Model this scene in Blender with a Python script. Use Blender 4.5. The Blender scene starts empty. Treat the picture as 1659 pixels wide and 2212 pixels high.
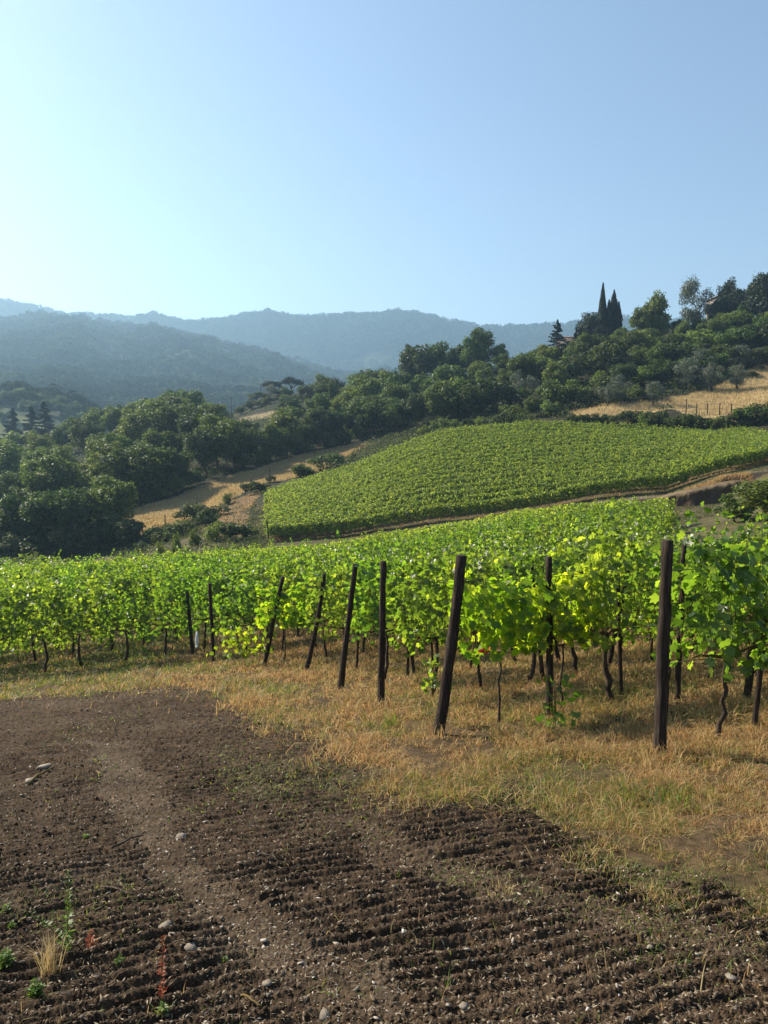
import bpy, math, random
import numpy as np
from mathutils import Vector

# ------------------------------------------------------------------ camera, sky, sun, exposure
scene = bpy.context.scene
R = math.radians
PITCH = R(5.58)
FPX = 1597.0            # focal length in the units of a 1659 x 2212 picture
cam_d = bpy.data.cameras.new("camera")
cam = bpy.data.objects.new("camera", cam_d)
scene.collection.objects.link(cam)
cam.location = (0, 0, 0)
cam.rotation_euler = (R(90) - PITCH, 0, 0)
cam_d.sensor_fit = 'VERTICAL'
cam_d.angle = 2 * math.atan(1106 / FPX)
cam_d.clip_start = 0.05
cam_d.clip_end = 20000
scene.camera = cam

SUN_AZ = -60            # degrees from the view axis, negative = to the left
SUN_EL = 34
world = bpy.data.worlds.new("World")
scene.world = world
world.use_nodes = True
wn = world.node_tree.nodes
wl = world.node_tree.links
bg = wn["Background"]
sky = wn.new("ShaderNodeTexSky")
sky.sky_type = 'NISHITA'
sky.sun_disc = False
sky.sun_elevation = R(SUN_EL)
sky.sun_rotation = R(SUN_AZ)
sky.altitude = 150
sky.air_density = 1.0
sky.dust_density = 0.7
sky.ozone_density = 0.4
wl.new(sky.outputs[0], bg.inputs[0])
bg.inputs[1].default_value = 0.082
sun_d = bpy.data.lights.new("sun", 'SUN')
sun = bpy.data.objects.new("sun", sun_d)
scene.collection.objects.link(sun)
sun_d.energy = 5.0
sun_d.angle = R(0.5)
sun_d.color = (1.0, 0.90, 0.74)
SUNV = Vector((math.sin(R(SUN_AZ)) * math.cos(R(SUN_EL)), math.cos(R(SUN_AZ)) * math.cos(R(SUN_EL)), math.sin(R(SUN_EL))))
sun.rotation_euler = SUNV.to_track_quat('Z', 'Y').to_euler()
scene.view_settings.view_transform = 'Standard'
scene.view_settings.look = 'None'
scene.view_settings.exposure = 1.14
scene.view_settings.gamma = 1.0
cy = scene.cycles
cy.max_bounces = 6
cy.diffuse_bounces = 2
cy.glossy_bounces = 2
cy.transmission_bounces = 4
cy.volume_bounces = 0
cy.transparent_max_bounces = 4
cy.use_adaptive_sampling = True
cy.adaptive_threshold = 0.012
cy.use_denoising = True
cy.caustics_reflective = False
cy.caustics_refractive = False
HAZE_DENSITY = 0.00030

# ------------------------------------------------------------------ helpers
C = scene.collection
RNG = np.random.default_rng(7)
random.seed(7)


def ps(py):
    """slope Z/Y of the ray through picture row py"""
    v = (1106 - py) / FPX
    return (-math.sin(PITCH) + v * math.cos(PITCH)) / (math.cos(PITCH) + v * math.sin(PITCH))


def pa(px, py=950):
    """X/Y of the ray through picture point"""
    v = (1106 - py) / FPX
    return (px - 829.5) / FPX / (math.cos(PITCH) + v * math.sin(PITCH))


def to_px(x, y, z):
    d = y * math.cos(PITCH) - z * math.sin(PITCH)
    u = y * math.sin(PITCH) + z * math.cos(PITCH)
    return 829.5 + x / d * FPX, 1106 - u / d * FPX


def sstep(a, b, x):
    t = np.clip((x - a) / (b - a), 0, 1)
    return t * t * (3 - 2 * t)


_perm = np.random.default_rng(3).permutation(512)
_perm = np.concatenate([_perm, _perm, _perm])
_grad = np.random.default_rng(4).normal(size=(512, 2))
_grad /= np.linalg.norm(_grad, axis=1)[:, None]


def noise2(x, y):
    x = np.asarray(x, float); y = np.asarray(y, float)
    xi = np.floor(x).astype(int); yi = np.floor(y).astype(int)
    xf = x - xi; yf = y - yi
    u = xf * xf * xf * (xf * (xf * 6 - 15) + 10); v = yf * yf * yf * (yf * (yf * 6 - 15) + 10)

    def g(ix, iy, dx, dy):
        h = _perm[(_perm[ix % 512] + iy) % 512]
        return _grad[h, 0] * dx + _grad[h, 1] * dy
    a = g(xi, yi, xf, yf); b = g(xi + 1, yi, xf - 1, yf)
    c = g(xi, yi + 1, xf, yf - 1); d = g(xi + 1, yi + 1, xf - 1, yf - 1)
    return (a + (b - a) * u) * (1 - v) + (c + (d - c) * u) * v


def fbm(x, y, o=3, s=1.0):
    t = 0; amp = 1
    for k in range(o):
        t = t + amp * noise2(x * s * 2 ** k + 13.7 * k, y * s * 2 ** k - 7.1 * k)
        amp *= .5
    return t


def in_poly(x, y, poly):
    x = np.asarray(x); y = np.asarray(y)
    r = np.zeros(x.shape, bool)
    n = len(poly)
    for i in range(n):
        x0, y0 = poly[i]; x1, y1 = poly[(i + 1) % n]
        if y0 == y1:
            continue
        c = ((y0 > y) != (y1 > y)) & (x < (x1 - x0) * (y - y0) / (y1 - y0) + x0)
        r ^= c
    return r


# ------------------------------------------------------------------ terrain height
def plane_z(x, y):
    y = np.clip(y, -25, 60)
    return -2.035 - 0.19 * y + 0.06 * np.clip(x, -30, 30)


def _c(px, *kn):
    return (px, [(y, z if isinstance(z, (int, float)) else ps(z[0]) * y + (z[1] if len(z) > 1 else 0)) for y, z in kn])


# knots: (distance, height) or (distance, (picture row[, offset]))
COLS = [
    _c(-500, (45, -11), (70, -17), (95, -18), (150, -14), (220, -8), (300, -8)),
    _c(0, (40, -9.1), (48, -11), (70, -15), (95, -15.5), (150, -11), (220, -6), (300, -4)),
    _c(280, (43, -9.1), (55, -11.3), (75, -13.3), (90, (1192,)), (100, (1152,)), (112, (1105,)), (150, -6), (220, 2), (300, 2)),
    _c(450, (45, -9.1), (60, -10.6), (80, -11.2), (100, (1112,)), (118, (1066,)), (150, -3), (220, 4), (300, 4)),
    _c(580, (48, -9.2), (75, (1175,)), (95, -8.5), (115, (1042,)), (135, (1022,)), (160, -2), (230, (892,)), (275, (851,)), (300, (851,))),
    _c(750, (50, -9.1), (75, (1158,)), (110, (1005, -2)), (150, (978,)), (165, 0), (205, 7), (275, (850,)), (300, (848,))),
    _c(950, (54, -8.4), (75, (1132,)), (120, (925, -2)), (140, 1.5), (165, 5), (205, 14), (300, 8)),
    _c(1130, (55, -7.4), (75, (1108,)), (125, (905, -2)), (135, 3), (160, 10), (205, 21), (300, 10)),
    _c(1300, (55, -6.8), (62, -7), (73, (1085,)), (122, (910, -2)), (130, (885,)), (145, 9), (205, 27), (300, 18)),
    _c(1440, (52, -6.3), (60, -6.5), (70.0, (1098,)), (71.2, (1072,)), (75, (1066,)), (118, (918, -2)), (126, (890,)), (135, (862,)), (150, 12), (210, 31), (300, 25)),
    _c(1560, (50, -5.5), (60, (1100,)), (68, (1085,)), (69.5, (1030,)), (75, (1025,)), (115, (922, -2)), (120, (893,)), (140, (845,)), (150, 13), (210, 33), (300, 30)),
    _c(1659, (45, -5), (60, -4), (75, (1008,)), (105, (930, -2)), (115, (893,)), (140, (830,)), (150, 14), (210, 34), (300, 30)),
    _c(2100, (45, -2), (75, 1), (105, 4), (140, 12), (210, 36), (300, 32)),
]
LG = np.linspace(math.log(14), math.log(300), 420)
_tab = []
_ta = []
for px_, kn_ in COLS:
    a_ = pa(px_, 1000)
    Y_ = [14, 20] + [k[0] for k in kn_]
    Z_ = [float(plane_z(a_ * 14, 14)), float(plane_z(a_ * 20, 20))] + [k[1] for k in kn_]
    col = np.interp(np.exp(LG), Y_, Z_)
    ker = np.exp(-np.linspace(-2, 2, 5) ** 2); ker /= ker.sum()
    col = np.convolve(np.pad(col, 2, mode='edge'), ker, 'valid')
    _tab.append(col); _ta.append(a_)
_tab = np.array(_tab); _ta = np.array(_ta)


def poly_px(pts, a):
    return np.interp(a, [pa(p[0], 800) for p in pts], [p[1] for p in pts])


FAR_RIDGE = [(-500, 620), (-200, 630), (0, 652), (60, 664), (150, 684), (220, 689), (290, 693), (310, 686), (335, 684), (365, 692), (400, 697), (480, 696), (520, 689), (555, 680), (578, 676), (610, 684), (640, 690), (700, 690), (760, 684), (830, 677), (860, 675), (900, 681), (960, 694), (1030, 710), (1080, 716), (1130, 713), (1200, 706), (1290, 694), (1345, 688), (1400, 698), (1660, 690), (2200, 640)]
MID_RIDGE = [(-500, 655), (0, 697), (100, 696), (180, 699), (260, 708), (330, 720), (400, 732), (468, 748), (500, 757), (560, 771), (600, 778), (640, 792), (700, 806), (760, 816), (900, 818), (1200, 800), (2200, 760)]
LOW_TOP = [(-500, 800), (0, 846), (70, 848), (130, 858), (165, 872), (190, 892), (240, 915), (400, 930), (2200, 930)]
YF = 2500.0
YM = 1950.0


def H(x, y):
    x = np.asarray(x, float); y = np.asarray(y, float)
    yy = np.maximum(y, 0.5)
    a = np.clip(x / yy, _ta[0], _ta[-1])
    near = plane_z(x, y)
    ly = np.clip(np.log(np.clip(yy, 14, 300)), LG[0], LG[-1])
    fj = (ly - LG[0]) / (LG[1] - LG[0])
    j = np.clip(fj.astype(int), 0, len(LG) - 2); tj = fj - j
    i = np.clip(np.searchsorted(_ta, a, side='right') - 1, 0, len(_ta) - 2)
    ti = (a - _ta[i]) / (_ta[i + 1] - _ta[i])
    z0 = _tab[i, j] * (1 - tj) + _tab[i, j + 1] * tj
    z1 = _tab[i + 1, j] * (1 - tj) + _tab[i + 1, j + 1] * tj
    mid = z0 * (1 - ti) + z1 * ti
    w = sstep(15, 24, y)
    z = near * (1 - w) + mid * w
    # far hills
    s_ = np.vectorize(ps)
    far_rows = {}
    zl = s_(poly_px(LOW_TOP, a)) * 430 - 8
    zm = s_(poly_px(MID_RIDGE, a)) * YM - 9
    zf = s_(poly_px(FAR_RIDGE, a)) * YF - 8
    zt = _tab[i, -1] * (1 - ti) + _tab[i + 1, -1] * ti
    knY = np.array([300, 345, 430, 520, 1000, YM, 2065, 2095, 2165, YF, 3050, 4200])
    one = np.ones_like(zt)
    v0 = np.minimum(zt, zl) - 6
    KZ = np.stack([zt, v0, zl, np.minimum(zl - 8, 12 * one), np.maximum(zm * .28, 16), zm, zm * .75, zm * .75 + 5, zf * .52, zf, zf * .8, zf * .5])
    if np.any(y > 300):
        yc = np.clip(y, 300, 4200)
        k = np.clip(np.searchsorted(knY, yc, side='right') - 1, 0, len(knY) - 2)
        t = (yc - knY[k]) / (knY[k + 1] - knY[k])
        t = np.where((k == 2) | (k == 0) | (k == 1), t * t * (3 - 2 * t), t)
        t = np.where((k == 4) | (k == 8), 1 - (1 - t) ** 1.35, t)
        idx = np.arange(yc.size).reshape(yc.shape)
        KZf = KZ.reshape(len(knY), -1)
        kf = k.ravel(); ii = np.arange(kf.size)
        zz = (KZf[kf, ii] * (1 - t.ravel()) + KZf[kf + 1, ii] * t.ravel()).reshape(yc.shape)
        gul = (fbm(x / 170, y / 170, 3) * 14 + (.35 - np.abs(noise2(x / 210 + y / 700, y / 900 + 3.3))) * 42 - np.abs(noise2(x / 90 + 4, y / 260)) * 16) * np.clip((yc - 520) / 500, 0, 1)
        gul *= 1 - .8 * np.exp(-((yc - YM) / 110) ** 2) - .6 * np.exp(-((yc - YF) / 200) ** 2)
        z = np.where(y > 300, zz + gul, z)
    z = z + fbm(x / 9, y / 9, 2) * .22 * sstep(18, 40, y) * (y < 320)
    return z


def Hs(x, y):
    return float(H(np.array([x]), np.array([y]))[0])


def hit(px, py, y0=1.5, y1=300):
    """the first ground point on the ray through a picture point"""
    s = ps(py); a = pa(px, py)
    Y = np.exp(np.linspace(math.log(y0), math.log(y1), 1500))
    d = s * Y - H(a * Y, Y)
    k = np.argmax(d < 0)
    if not (d < 0).any():
        k = len(Y) - 1
    return Vector((a * Y[k], Y[k], Hs(a * Y[k], Y[k])))


# ------------------------------------------------------------------ mesh helpers
def mk_mesh(name, V, faces, mat=None, smooth=False, colour=None):
    """faces: list of int arrays (n,k)"""
    me = bpy.data.meshes.new(name)
    V = np.asarray(V, np.float32)
    me.vertices.add(len(V))
    me.vertices.foreach_set('co', V.ravel())
    faces = [np.asarray(f, np.int32) for f in faces if len(f)]
    nl = sum(f.size for f in faces); nf = sum(len(f) for f in faces)
    me.loops.add(nl); me.polygons.add(nf)
    me.loops.foreach_set('vertex_index', np.concatenate([f.ravel() for f in faces]))
    tot = np.concatenate([np.full(len(f), f.shape[1], np.int32) for f in faces])
    st = np.concatenate([[0], np.cumsum(tot)[:-1]]).astype(np.int32)
    me.polygons.foreach_set('loop_start', st)
    me.polygons.foreach_set('loop_total', tot)
    if smooth:
        me.polygons.foreach_set('use_smooth', np.ones(nf, bool))
    if colour is not None:
        at = me.color_attributes.new('tint', 'FLOAT_COLOR', 'POINT')
        c4 = np.ones((len(V), 4), np.float32); c4[:, :3] = colour
        at.data.foreach_set('color', c4.ravel())
    me.update(calc_edges=True)
    if mat:
        me.materials.append(mat)
    return me


def link(name, me, parent=None, loc=None):
    o = bpy.data.objects.new(name, me)
    C.objects.link(o)
    if parent is not None:
        o.parent = parent
    if loc is not None:
        o.location = loc
    return o


def tag(o, label=None, cat=None, group=None, kind=None):
    if label: o['label'] = label
    if cat: o['category'] = cat
    if group: o['group'] = group
    if kind: o['kind'] = kind
    return o


def empty(name, loc, rz=0, scale=None):
    o = bpy.data.objects.new(name, None)
    C.objects.link(o)
    o.empty_display_size = .2
    o.location = loc
    o.rotation_euler = (0, 0, rz)
    if scale is not None:
        o.scale = scale
    return o


class Geo:
    """collects several pieces into one mesh"""
    def __init__(s):
        s.V = []; s.F = {}; s.n = 0

    def add(s, V, faces):
        V = np.asarray(V, float)
        for f in faces:
            f = np.asarray(f, int)
            if len(f):
                s.F.setdefault(f.shape[1], []).append(f + s.n)
        s.V.append(V); s.n += len(V)

    def mesh(s, name, mat, smooth=False, colour=None):
        return mk_mesh(name, np.concatenate(s.V), [np.concatenate(v) for v in s.F.values()], mat, smooth, colour)


def tube(pts, rad, k=6, cap=True, jit=0.0, rng=RNG, square=False):
    P = np.asarray(pts, float); n = len(P)
    rad = np.broadcast_to(np.asarray(rad, float), (n,))
    T = np.gradient(P, axis=0); T /= np.linalg.norm(T, axis=1)[:, None] + 1e-9
    ref = np.array([0.31, 0.95, 0.02]) if abs(T[0][2]) > .6 else np.array([0, 0, 1.])
    A = np.cross(T, ref); A /= np.linalg.norm(A, axis=1)[:, None] + 1e-9
    B = np.cross(T, A)
    th = np.arange(k) / k * 2 * np.pi + (np.pi / 4 if square else 0)
    rr = rad[:, None] * (1 + jit * rng.normal(size=(n, k)))
    V = P[:, None, :] + rr[:, :, None] * (np.cos(th)[None, :, None] * A[:, None, :] + np.sin(th)[None, :, None] * B[:, None, :])
    V = V.reshape(-1, 3)
    i = np.arange(n - 1)[:, None] * k; j = np.arange(k)[None, :]; j2 = (j + 1) % k
    F = np.stack([i + j, i + j2, i + k + j2, i + k + j], -1).reshape(-1, 4)
    fs = [F]
    if cap:
        V = np.concatenate([V, P[:1], P[-1:]])
        c0 = n * k; c1 = c0 + 1; jj = np.arange(k); jn = (jj + 1) % k
        fs.append(np.stack([np.full(k, c0), jn, jj], -1))
        fs.append(np.stack([np.full(k, c1), (n - 1) * k + jj, (n - 1) * k + jn], -1))
    return V, fs


def unit(v):
    return v / (np.linalg.norm(v, axis=-1, keepdims=True) + 1e-9)


def frames(N, up):
    """tangent T (leaf axis) and B from normals and preferred axis directions"""
    T = unit(up - (up * N).sum(-1, keepdims=True) * N)
    B = np.cross(N, T)
    return T, B


def cards(P, N, up, L, W):
    """pointed leaf faces: slightly folded rhombs; returns V, F"""
    T, B = frames(N, up)
    L = np.asarray(L)[:, None]; W = np.asarray(W)[:, None]
    v = np.stack([P - T * L * .5, P + B * W * .5 + N * W * .18, P + T * L * .5, P - B * W * .5 + N * W * .18], 1)
    n = len(P)
    q = np.arange(n)[:, None] * 4
    F = np.concatenate([q + np.array([0, 1, 2]), q + np.array([0, 2, 3])], 0)
    return v.reshape(-1, 3), F


_half = [(0, 1.0), (14, .80), (26, .66), (40, .84), (54, .90), (68, .62), (90, .66), (112, .74), (140, .52), (168, .34)]
_rim = []
for d, r in _half:
    _rim.append((r * math.sin(R(d)), r * math.cos(R(d))))
for d, r in reversed(_half[1:]):
    _rim.append((-r * math.sin(R(d)), r * math.cos(R(d))))
_rim = np.array(_rim)
LEAF2 = np.concatenate([[[0, 0.05]], _rim])
LEAFZ = -.22 * (LEAF2 ** 2).sum(1) + .20 * np.abs(LEAF2[:, 0]) + .05 * np.sin(np.arange(len(LEAF2)) * 2.1)
LEAFF = np.array([[0, 1 + i, 1 + (i + 1) % len(_rim)] for i in range(len(_rim))])[:, [0, 2, 1]]


def vine_leaves(P, N, up, S):
    T, B = frames(N, up)
    S = np.asarray(S)[:, None, None]
    k = len(LEAF2)
    cup = RNG.uniform(.3, 1.9, (len(P), 1, 1))
    V = P[:, None, :] + S * (B[:, None, :] * LEAF2[None, :, 0:1] + T[:, None, :] * LEAF2[None, :, 1:2] + N[:, None, :] * LEAFZ[None, :, None] * cup)
    F = (np.arange(len(P))[:, None, None] * k + LEAFF[None]).reshape(-1, 3)
    return V.reshape(-1, 3), F


# ------------------------------------------------------------------ materials
def mat_new(name):
    m = bpy.data.materials.new(name)
    m.use_nodes = True
    nt = m.node_tree
    for n in list(nt.nodes):
        nt.nodes.remove(n)
    out = nt.nodes.new('ShaderNodeOutputMaterial')
    return m, nt.nodes, nt.links, out


def ramp(nodes, stops):
    r = nodes.new('ShaderNodeValToRGB')
    el = r.color_ramp.elements
    while len(el) < len(stops):
        el.new(.5)
    for e, (p, c) in zip(el, stops):
        e.position = p; e.color = (*c, 1)
    return r


def leaf_mat(name, stops, trans, tr_amt=.45, rough=.5, spec=.3, obj_var=0.0, tint=False):
    m, n, l, out = mat_new(name)
    geo = n.new('ShaderNodeNewGeometry')
    rp = ramp(n, stops)
    l.new(geo.outputs['Random Per Island'], rp.inputs[0])
    col = rp.outputs[0]
    if obj_var:
        oi = n.new('ShaderNodeObjectInfo')
        hs = n.new('ShaderNodeHueSaturation')
        mr = n.new('ShaderNodeMapRange')
        mr.inputs['To Min'].default_value = 1 - obj_var; mr.inputs['To Max'].default_value = 1 + obj_var
        l.new(oi.outputs['Random'], mr.inputs['Value'])
        mh = n.new('ShaderNodeMapRange')
        mh.inputs['To Min'].default_value = .5 - .012; mh.inputs['To Max'].default_value = .5 + .030
        wn_ = n.new('ShaderNodeTexWhiteNoise'); wn_.noise_dimensions = '1D'
        l.new(oi.outputs['Random'], wn_.inputs['W'])
        l.new(wn_.outputs['Value'], mh.inputs['Value'])
        l.new(mh.outputs[0], hs.inputs['Hue'])
        l.new(mr.outputs[0], hs.inputs['Value'])
        l.new(col, hs.inputs['Color'])
        col = hs.outputs[0]
    if tint:
        at = n.new('ShaderNodeVertexColor'); at.layer_name = 'tint'
        mx = n.new('ShaderNodeMix'); mx.data_type = 'RGBA'; mx.blend_type = 'MULTIPLY'; mx.inputs[0].default_value = 1
        l.new(col, mx.inputs[6]); l.new(at.outputs[0], mx.inputs[7])
        col = mx.outputs[2]
    bs = n.new('ShaderNodeBsdfPrincipled')
    bs.inputs['Roughness'].default_value = rough
    bs.inputs['Specular IOR Level'].default_value = spec
    l.new(col, bs.inputs['Base Color'])
    tr = n.new('ShaderNodeBsdfTranslucent')
    mt = n.new('ShaderNodeMix'); mt.data_type = 'RGBA'; mt.blend_type = 'MULTIPLY'; mt.inputs[0].default_value = 1
    l.new(col, mt.inputs[6]); mt.inputs[7].default_value = (*trans, 1)
    mt.clamp_result = True
    l.new(mt.outputs[2], tr.inputs[0])
    mix = n.new('ShaderNodeMixShader'); mix.inputs[0].default_value = tr_amt
    l.new(bs.outputs[0], mix.inputs[1]); l.new(tr.outputs[0], mix.inputs[2])
    l.new(mix.outputs[0], out.inputs[0])
    return m


def rough_mat(name, stops, scale=8.0, bump=.4, bscale=40.0, stretch=(1, 1, 1), rough=.9, detail=6):
    m, n, l, out = mat_new(name)
    tc = n.new('ShaderNodeTexCoord'); mp = n.new('ShaderNodeMapping')
    mp.inputs['Scale'].default_value = stretch
    l.new(tc.outputs['Object'], mp.inputs[0])
    n1 = n.new('ShaderNodeTexNoise'); n1.inputs['Scale'].default_value = scale; n1.inputs['Detail'].default_value = detail
    n2 = n.new('ShaderNodeTexNoise'); n2.inputs['Scale'].default_value = bscale; n2.inputs['Detail'].default_value = 5
    l.new(mp.outputs[0], n1.inputs[0]); l.new(mp.outputs[0], n2.inputs[0])
    rp = ramp(n, stops)
    l.new(n1.outputs[0], rp.inputs[0])
    bs = n.new('ShaderNodeBsdfPrincipled'); bs.inputs['Roughness'].default_value = rough
    bs.inputs['Specular IOR Level'].default_value = .2
    l.new(rp.outputs[0], bs.inputs['Base Color'])
    bp = n.new('ShaderNodeBump'); bp.inputs['Strength'].default_value = bump; bp.inputs['Distance'].default_value = .02
    l.new(n2.outputs[0], bp.inputs['Height']); l.new(bp.outputs[0], bs.inputs['Normal'])
    l.new(bs.outputs[0], out.inputs[0])
    return m


def ground_mat(name, scale, bscale, bdist, contrast=.55):
    m, n, l, out = mat_new(name)
    tc = n.new('ShaderNodeTexCoord')
    at = n.new('ShaderNodeVertexColor'); at.layer_name = 'tint'
    n1 = n.new('ShaderNodeTexNoise'); n1.inputs['Scale'].default_value = scale; n1.inputs['Detail'].default_value = 8
    n1.inputs['Roughness'].default_value = .7
    n2 = n.new('ShaderNodeTexNoise'); n2.inputs['Scale'].default_value = bscale; n2.inputs['Detail'].default_value = 6
    l.new(tc.outputs['Object'], n1.inputs[0]); l.new(tc.outputs['Object'], n2.inputs[0])
    rp = ramp(n, [(.3, (1 - contrast,) * 3), (.7, (1 + contrast, 1 + contrast * .97, 1 + contrast * .9))])
    l.new(n1.outputs[0], rp.inputs[0])
    mx = n.new('ShaderNodeMix'); mx.data_type = 'RGBA'; mx.blend_type = 'MULTIPLY'; mx.inputs[0].default_value = 1
    l.new(at.outputs[0], mx.inputs[6]); l.new(rp.outputs[0], mx.inputs[7])
    bs = n.new('ShaderNodeBsdfPrincipled'); bs.inputs['Roughness'].default_value = .95
    bs.inputs['Specular IOR Level'].default_value = .12
    l.new(mx.outputs[2], bs.inputs['Base Color'])
    bp = n.new('ShaderNodeBump'); bp.inputs['Strength'].default_value = .8; bp.inputs['Distance'].default_value = bdist
    l.new(n2.outputs[0], bp.inputs['Height']); l.new(bp.outputs[0], bs.inputs['Normal'])
    l.new(bs.outputs[0], out.inputs[0])
    return m


M = {}
M['soil'] = ground_mat('tilled_soil', 14, 90, .012, .55)
M['ground'] = ground_mat('hill_ground', .6, 3, .15, .45)
M['vine'] = leaf_mat('vine_leaf', [(0, (.038, .06, .011)), (.45, (.064, .094, .015)), (.85, (.095, .13, .019)), (1, (.16, .185, .028))], (4.8, 4.8, 1.9), .47, .36, .5, .12)
M['vine_yellow'] = leaf_mat('young_vine_leaf', [(0, (.06, .10, .012)), (.5, (.105, .15, .016)), (1, (.21, .23, .025))], (4.6, 4.4, 1.3), .52, .42, .4, .05)
M['vine_far'] = leaf_mat('far_vine_leaf', [(0, (.062, .10, .022)), (.55, (.112, .16, .034)), (1, (.19, .22, .05))], (3.8, 3.5, 1.6), .45, .5, .3)
M['tree'] = leaf_mat('broadleaf', [(0, (.028, .044, .012)), (.5, (.050, .072, .018)), (1, (.105, .122, .03))], (2.6, 2.8, 1.4), .26, .55, .25, .42)
M['tree_light'] = leaf_mat('light_broadleaf', [(0, (.052, .072, .018)), (.5, (.092, .118, .028)), (1, (.165, .18, .045))], (2.6, 2.8, 1.4), .28, .55, .25, .2)
M['olive'] = leaf_mat('olive_leaf', [(0, (.07, .085, .055)), (.5, (.12, .135, .09)), (1, (.2, .21, .15))], (1.4, 1.5, 1.0), .2, .5, .35, .12)
M['dark'] = leaf_mat('dark_needles', [(0, (.010, .016, .010)), (.5, (.016, .026, .014)), (1, (.028, .038, .018))], (1.5, 1.6, 1.0), .15, .6, .2, .15)
M['dark_leaf'] = leaf_mat('dark_leaf', [(0, (.014, .022, .012)), (.5, (.022, .034, .016)), (1, (.04, .052, .024))], (1.6, 1.7, 1.0), .18, .55, .25, .2)
M['scrub'] = leaf_mat('scrub_leaf', [(0, (.03, .044, .014)), (.5, (.055, .07, .022)), (1, (.10, .105, .036))], (2.2, 2.3, 1.2), .28, .6, .2)
M['forest'] = leaf_mat('forest_leaf', [(0, (.85, .85, .85)), (1, (1.15, 1.15, 1.15))], (1.3, 1.4, 1.0), .1, .8, .0, 0, True)
M['dry'] = leaf_mat('dry_grass', [(0, (.13, .07, .03)), (.2, (.33, .18, .075)), (.45, (.43, .275, .12)), (.75, (.54, .395, .19)), (1, (.22, .20, .07))], (1.5, 1.35, 1.1), .4, .6, .2)
M['green_grass'] = leaf_mat('green_grass', [(0, (.06, .10, .02)), (.5, (.11, .15, .03)), (1, (.24, .22, .06))], (2.2, 2.2, 1.2), .4, .5, .3)
M['straw'] = leaf_mat('straw', [(0, (.34, .24, .11)), (.5, (.46, .35, .17)), (1, (.56, .45, .25))], (1.2, 1.15, 1.0), .35, .6, .2)
M['weed'] = leaf_mat('weed_leaf', [(0, (.05, .10, .02)), (.6, (.10, .17, .03)), (1, (.18, .22, .04))], (3.0, 3.0, 1.4), .4, .45, .35)
M['weed_red'] = leaf_mat('red_weed_leaf', [(0, (.22, .035, .02)), (.6, (.36, .07, .025)), (1, (.42, .17, .05))], (1.8, 1.4, 1.2), .4, .5, .3)
M['post'] = rough_mat('weathered_post', [(.3, (.022, .015, .011)), (.55, (.045, .031, .022)), (.82, (.15, .115, .088))], 6, 1.0, 16, (7, 7, .6))
M['bark'] = rough_mat('bark', [(.3, (.03, .021, .015)), (.7, (.09, .065, .045))], 12, .9, 40, (1, 1, .35))
M['cane'] = rough_mat('cane', [(.3, (.08, .07, .02)), (.7, (.16, .10, .035))], 12, .3, 40)
M['wire'] = rough_mat('wire', [(.3, (.05, .045, .04)), (.7, (.12, .10, .085))], 40, .2, 60, rough=.5)
M['chip'] = leaf_mat('pebble_chip', [(0, (.12, .095, .07)), (.5, (.24, .20, .155)), (.85, (.38, .33, .27)), (1, (.55, .50, .43))], (1, 1, 1), 0.0, .85, .2)
M['pebble'] = rough_mat('pebble', [(.25, (.12, .095, .07)), (.5, (.21, .175, .135)), (.75, (.34, .30, .25))], 9, .3, 60, detail=2)
M['clod'] = leaf_mat('clod', [(0, (.035, .023, .014)), (.6, (.065, .044, .027)), (.9, (.12, .085, .055)), (1, (.24, .19, .13))], (1, 1, 1), 0.0, .95, .1)
M['litter'] = leaf_mat('straw_litter', [(0, (.07, .048, .03)), (.5, (.17, .125, .078)), (1, (.40, .33, .23))], (1, 1, 1), .1, .7, .2)
M['white'] = rough_mat('white_strip', [(.3, (.62, .62, .60)), (.7, (.75, .75, .73))], 8, .1, 30)
M['plaster'] = rough_mat('old_plaster', [(.3, (.28, .23, .17)), (.7, (.42, .36, .28))], 1.2, .5, 6)
M['stone'] = rough_mat('old_stone', [(.3, (.13, .11, .09)), (.7, (.27, .23, .19))], 2.0, .8, 5)
M['tile'] = rough_mat('roof_tile', [(.3, (.15, .085, .055)), (.7, (.28, .17, .11))], 2.0, .8, 9, (1, 6, 1))
M['shutter'] = rough_mat('shutter', [(.3, (.05, .055, .05)), (.7, (.08, .08, .07))], 3, .2, 9)

# ------------------------------------------------------------------ plan-view zones
def zone(pts, y1=300):
    return [tuple(hit(px, py, 1.2, y1)[:2]) for px, py in pts]


def zone_d(pts):
    return [(pa(px, 1000) * y, y) for px, y in pts]


SOIL = zone([(-260, 1540), (0, 1512), (130, 1502), (255, 1490), (400, 1488), (470, 1500), (540, 1545), (620, 1560), (690, 1590), (690, 1630), (760, 1655), (790, 1700),
             (900, 1725), (1010, 1722), (1100, 1695), (1180, 1690), (1220, 1720), (1200, 1770), (1260, 1830), (1340, 1860), (1480, 1885), (1640, 1935), (1900, 2000), (2600, 2212), (2600, 3300), (-1200, 3300), (-1200, 1700)])
GREENISH = zone([(470, 1660), (560, 1640), (700, 1650), (780, 1690), (760, 1730), (640, 1735), (520, 1715)])
STRIP1 = zone([(190, 1600), (300, 1610), (345, 1720), (455, 1890), (580, 1965), (800, 2070), (930, 2212), (720, 2212), (640, 2120), (470, 2030), (350, 1930), (240, 1740)])
STRIP2 = zone([(690, 1770), (800, 1780), (990, 1865), (1130, 1900), (1340, 1950), (1659, 2020), (1659, 2090), (1320, 2010), (1090, 1960), (940, 1920)])
GREEN_R = zone([(1180, 1700), (1400, 1690), (1659, 1720), (1659, 1800), (1500, 1830), (1330, 1800), (1230, 1760)])
PLOT_FAR = [(-300, 38), (0, 40.5), (280, 43), (450, 45), (600, 49), (750, 50), (950, 54), (1130, 55), (1300, 54), (1440, 51)]
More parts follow.
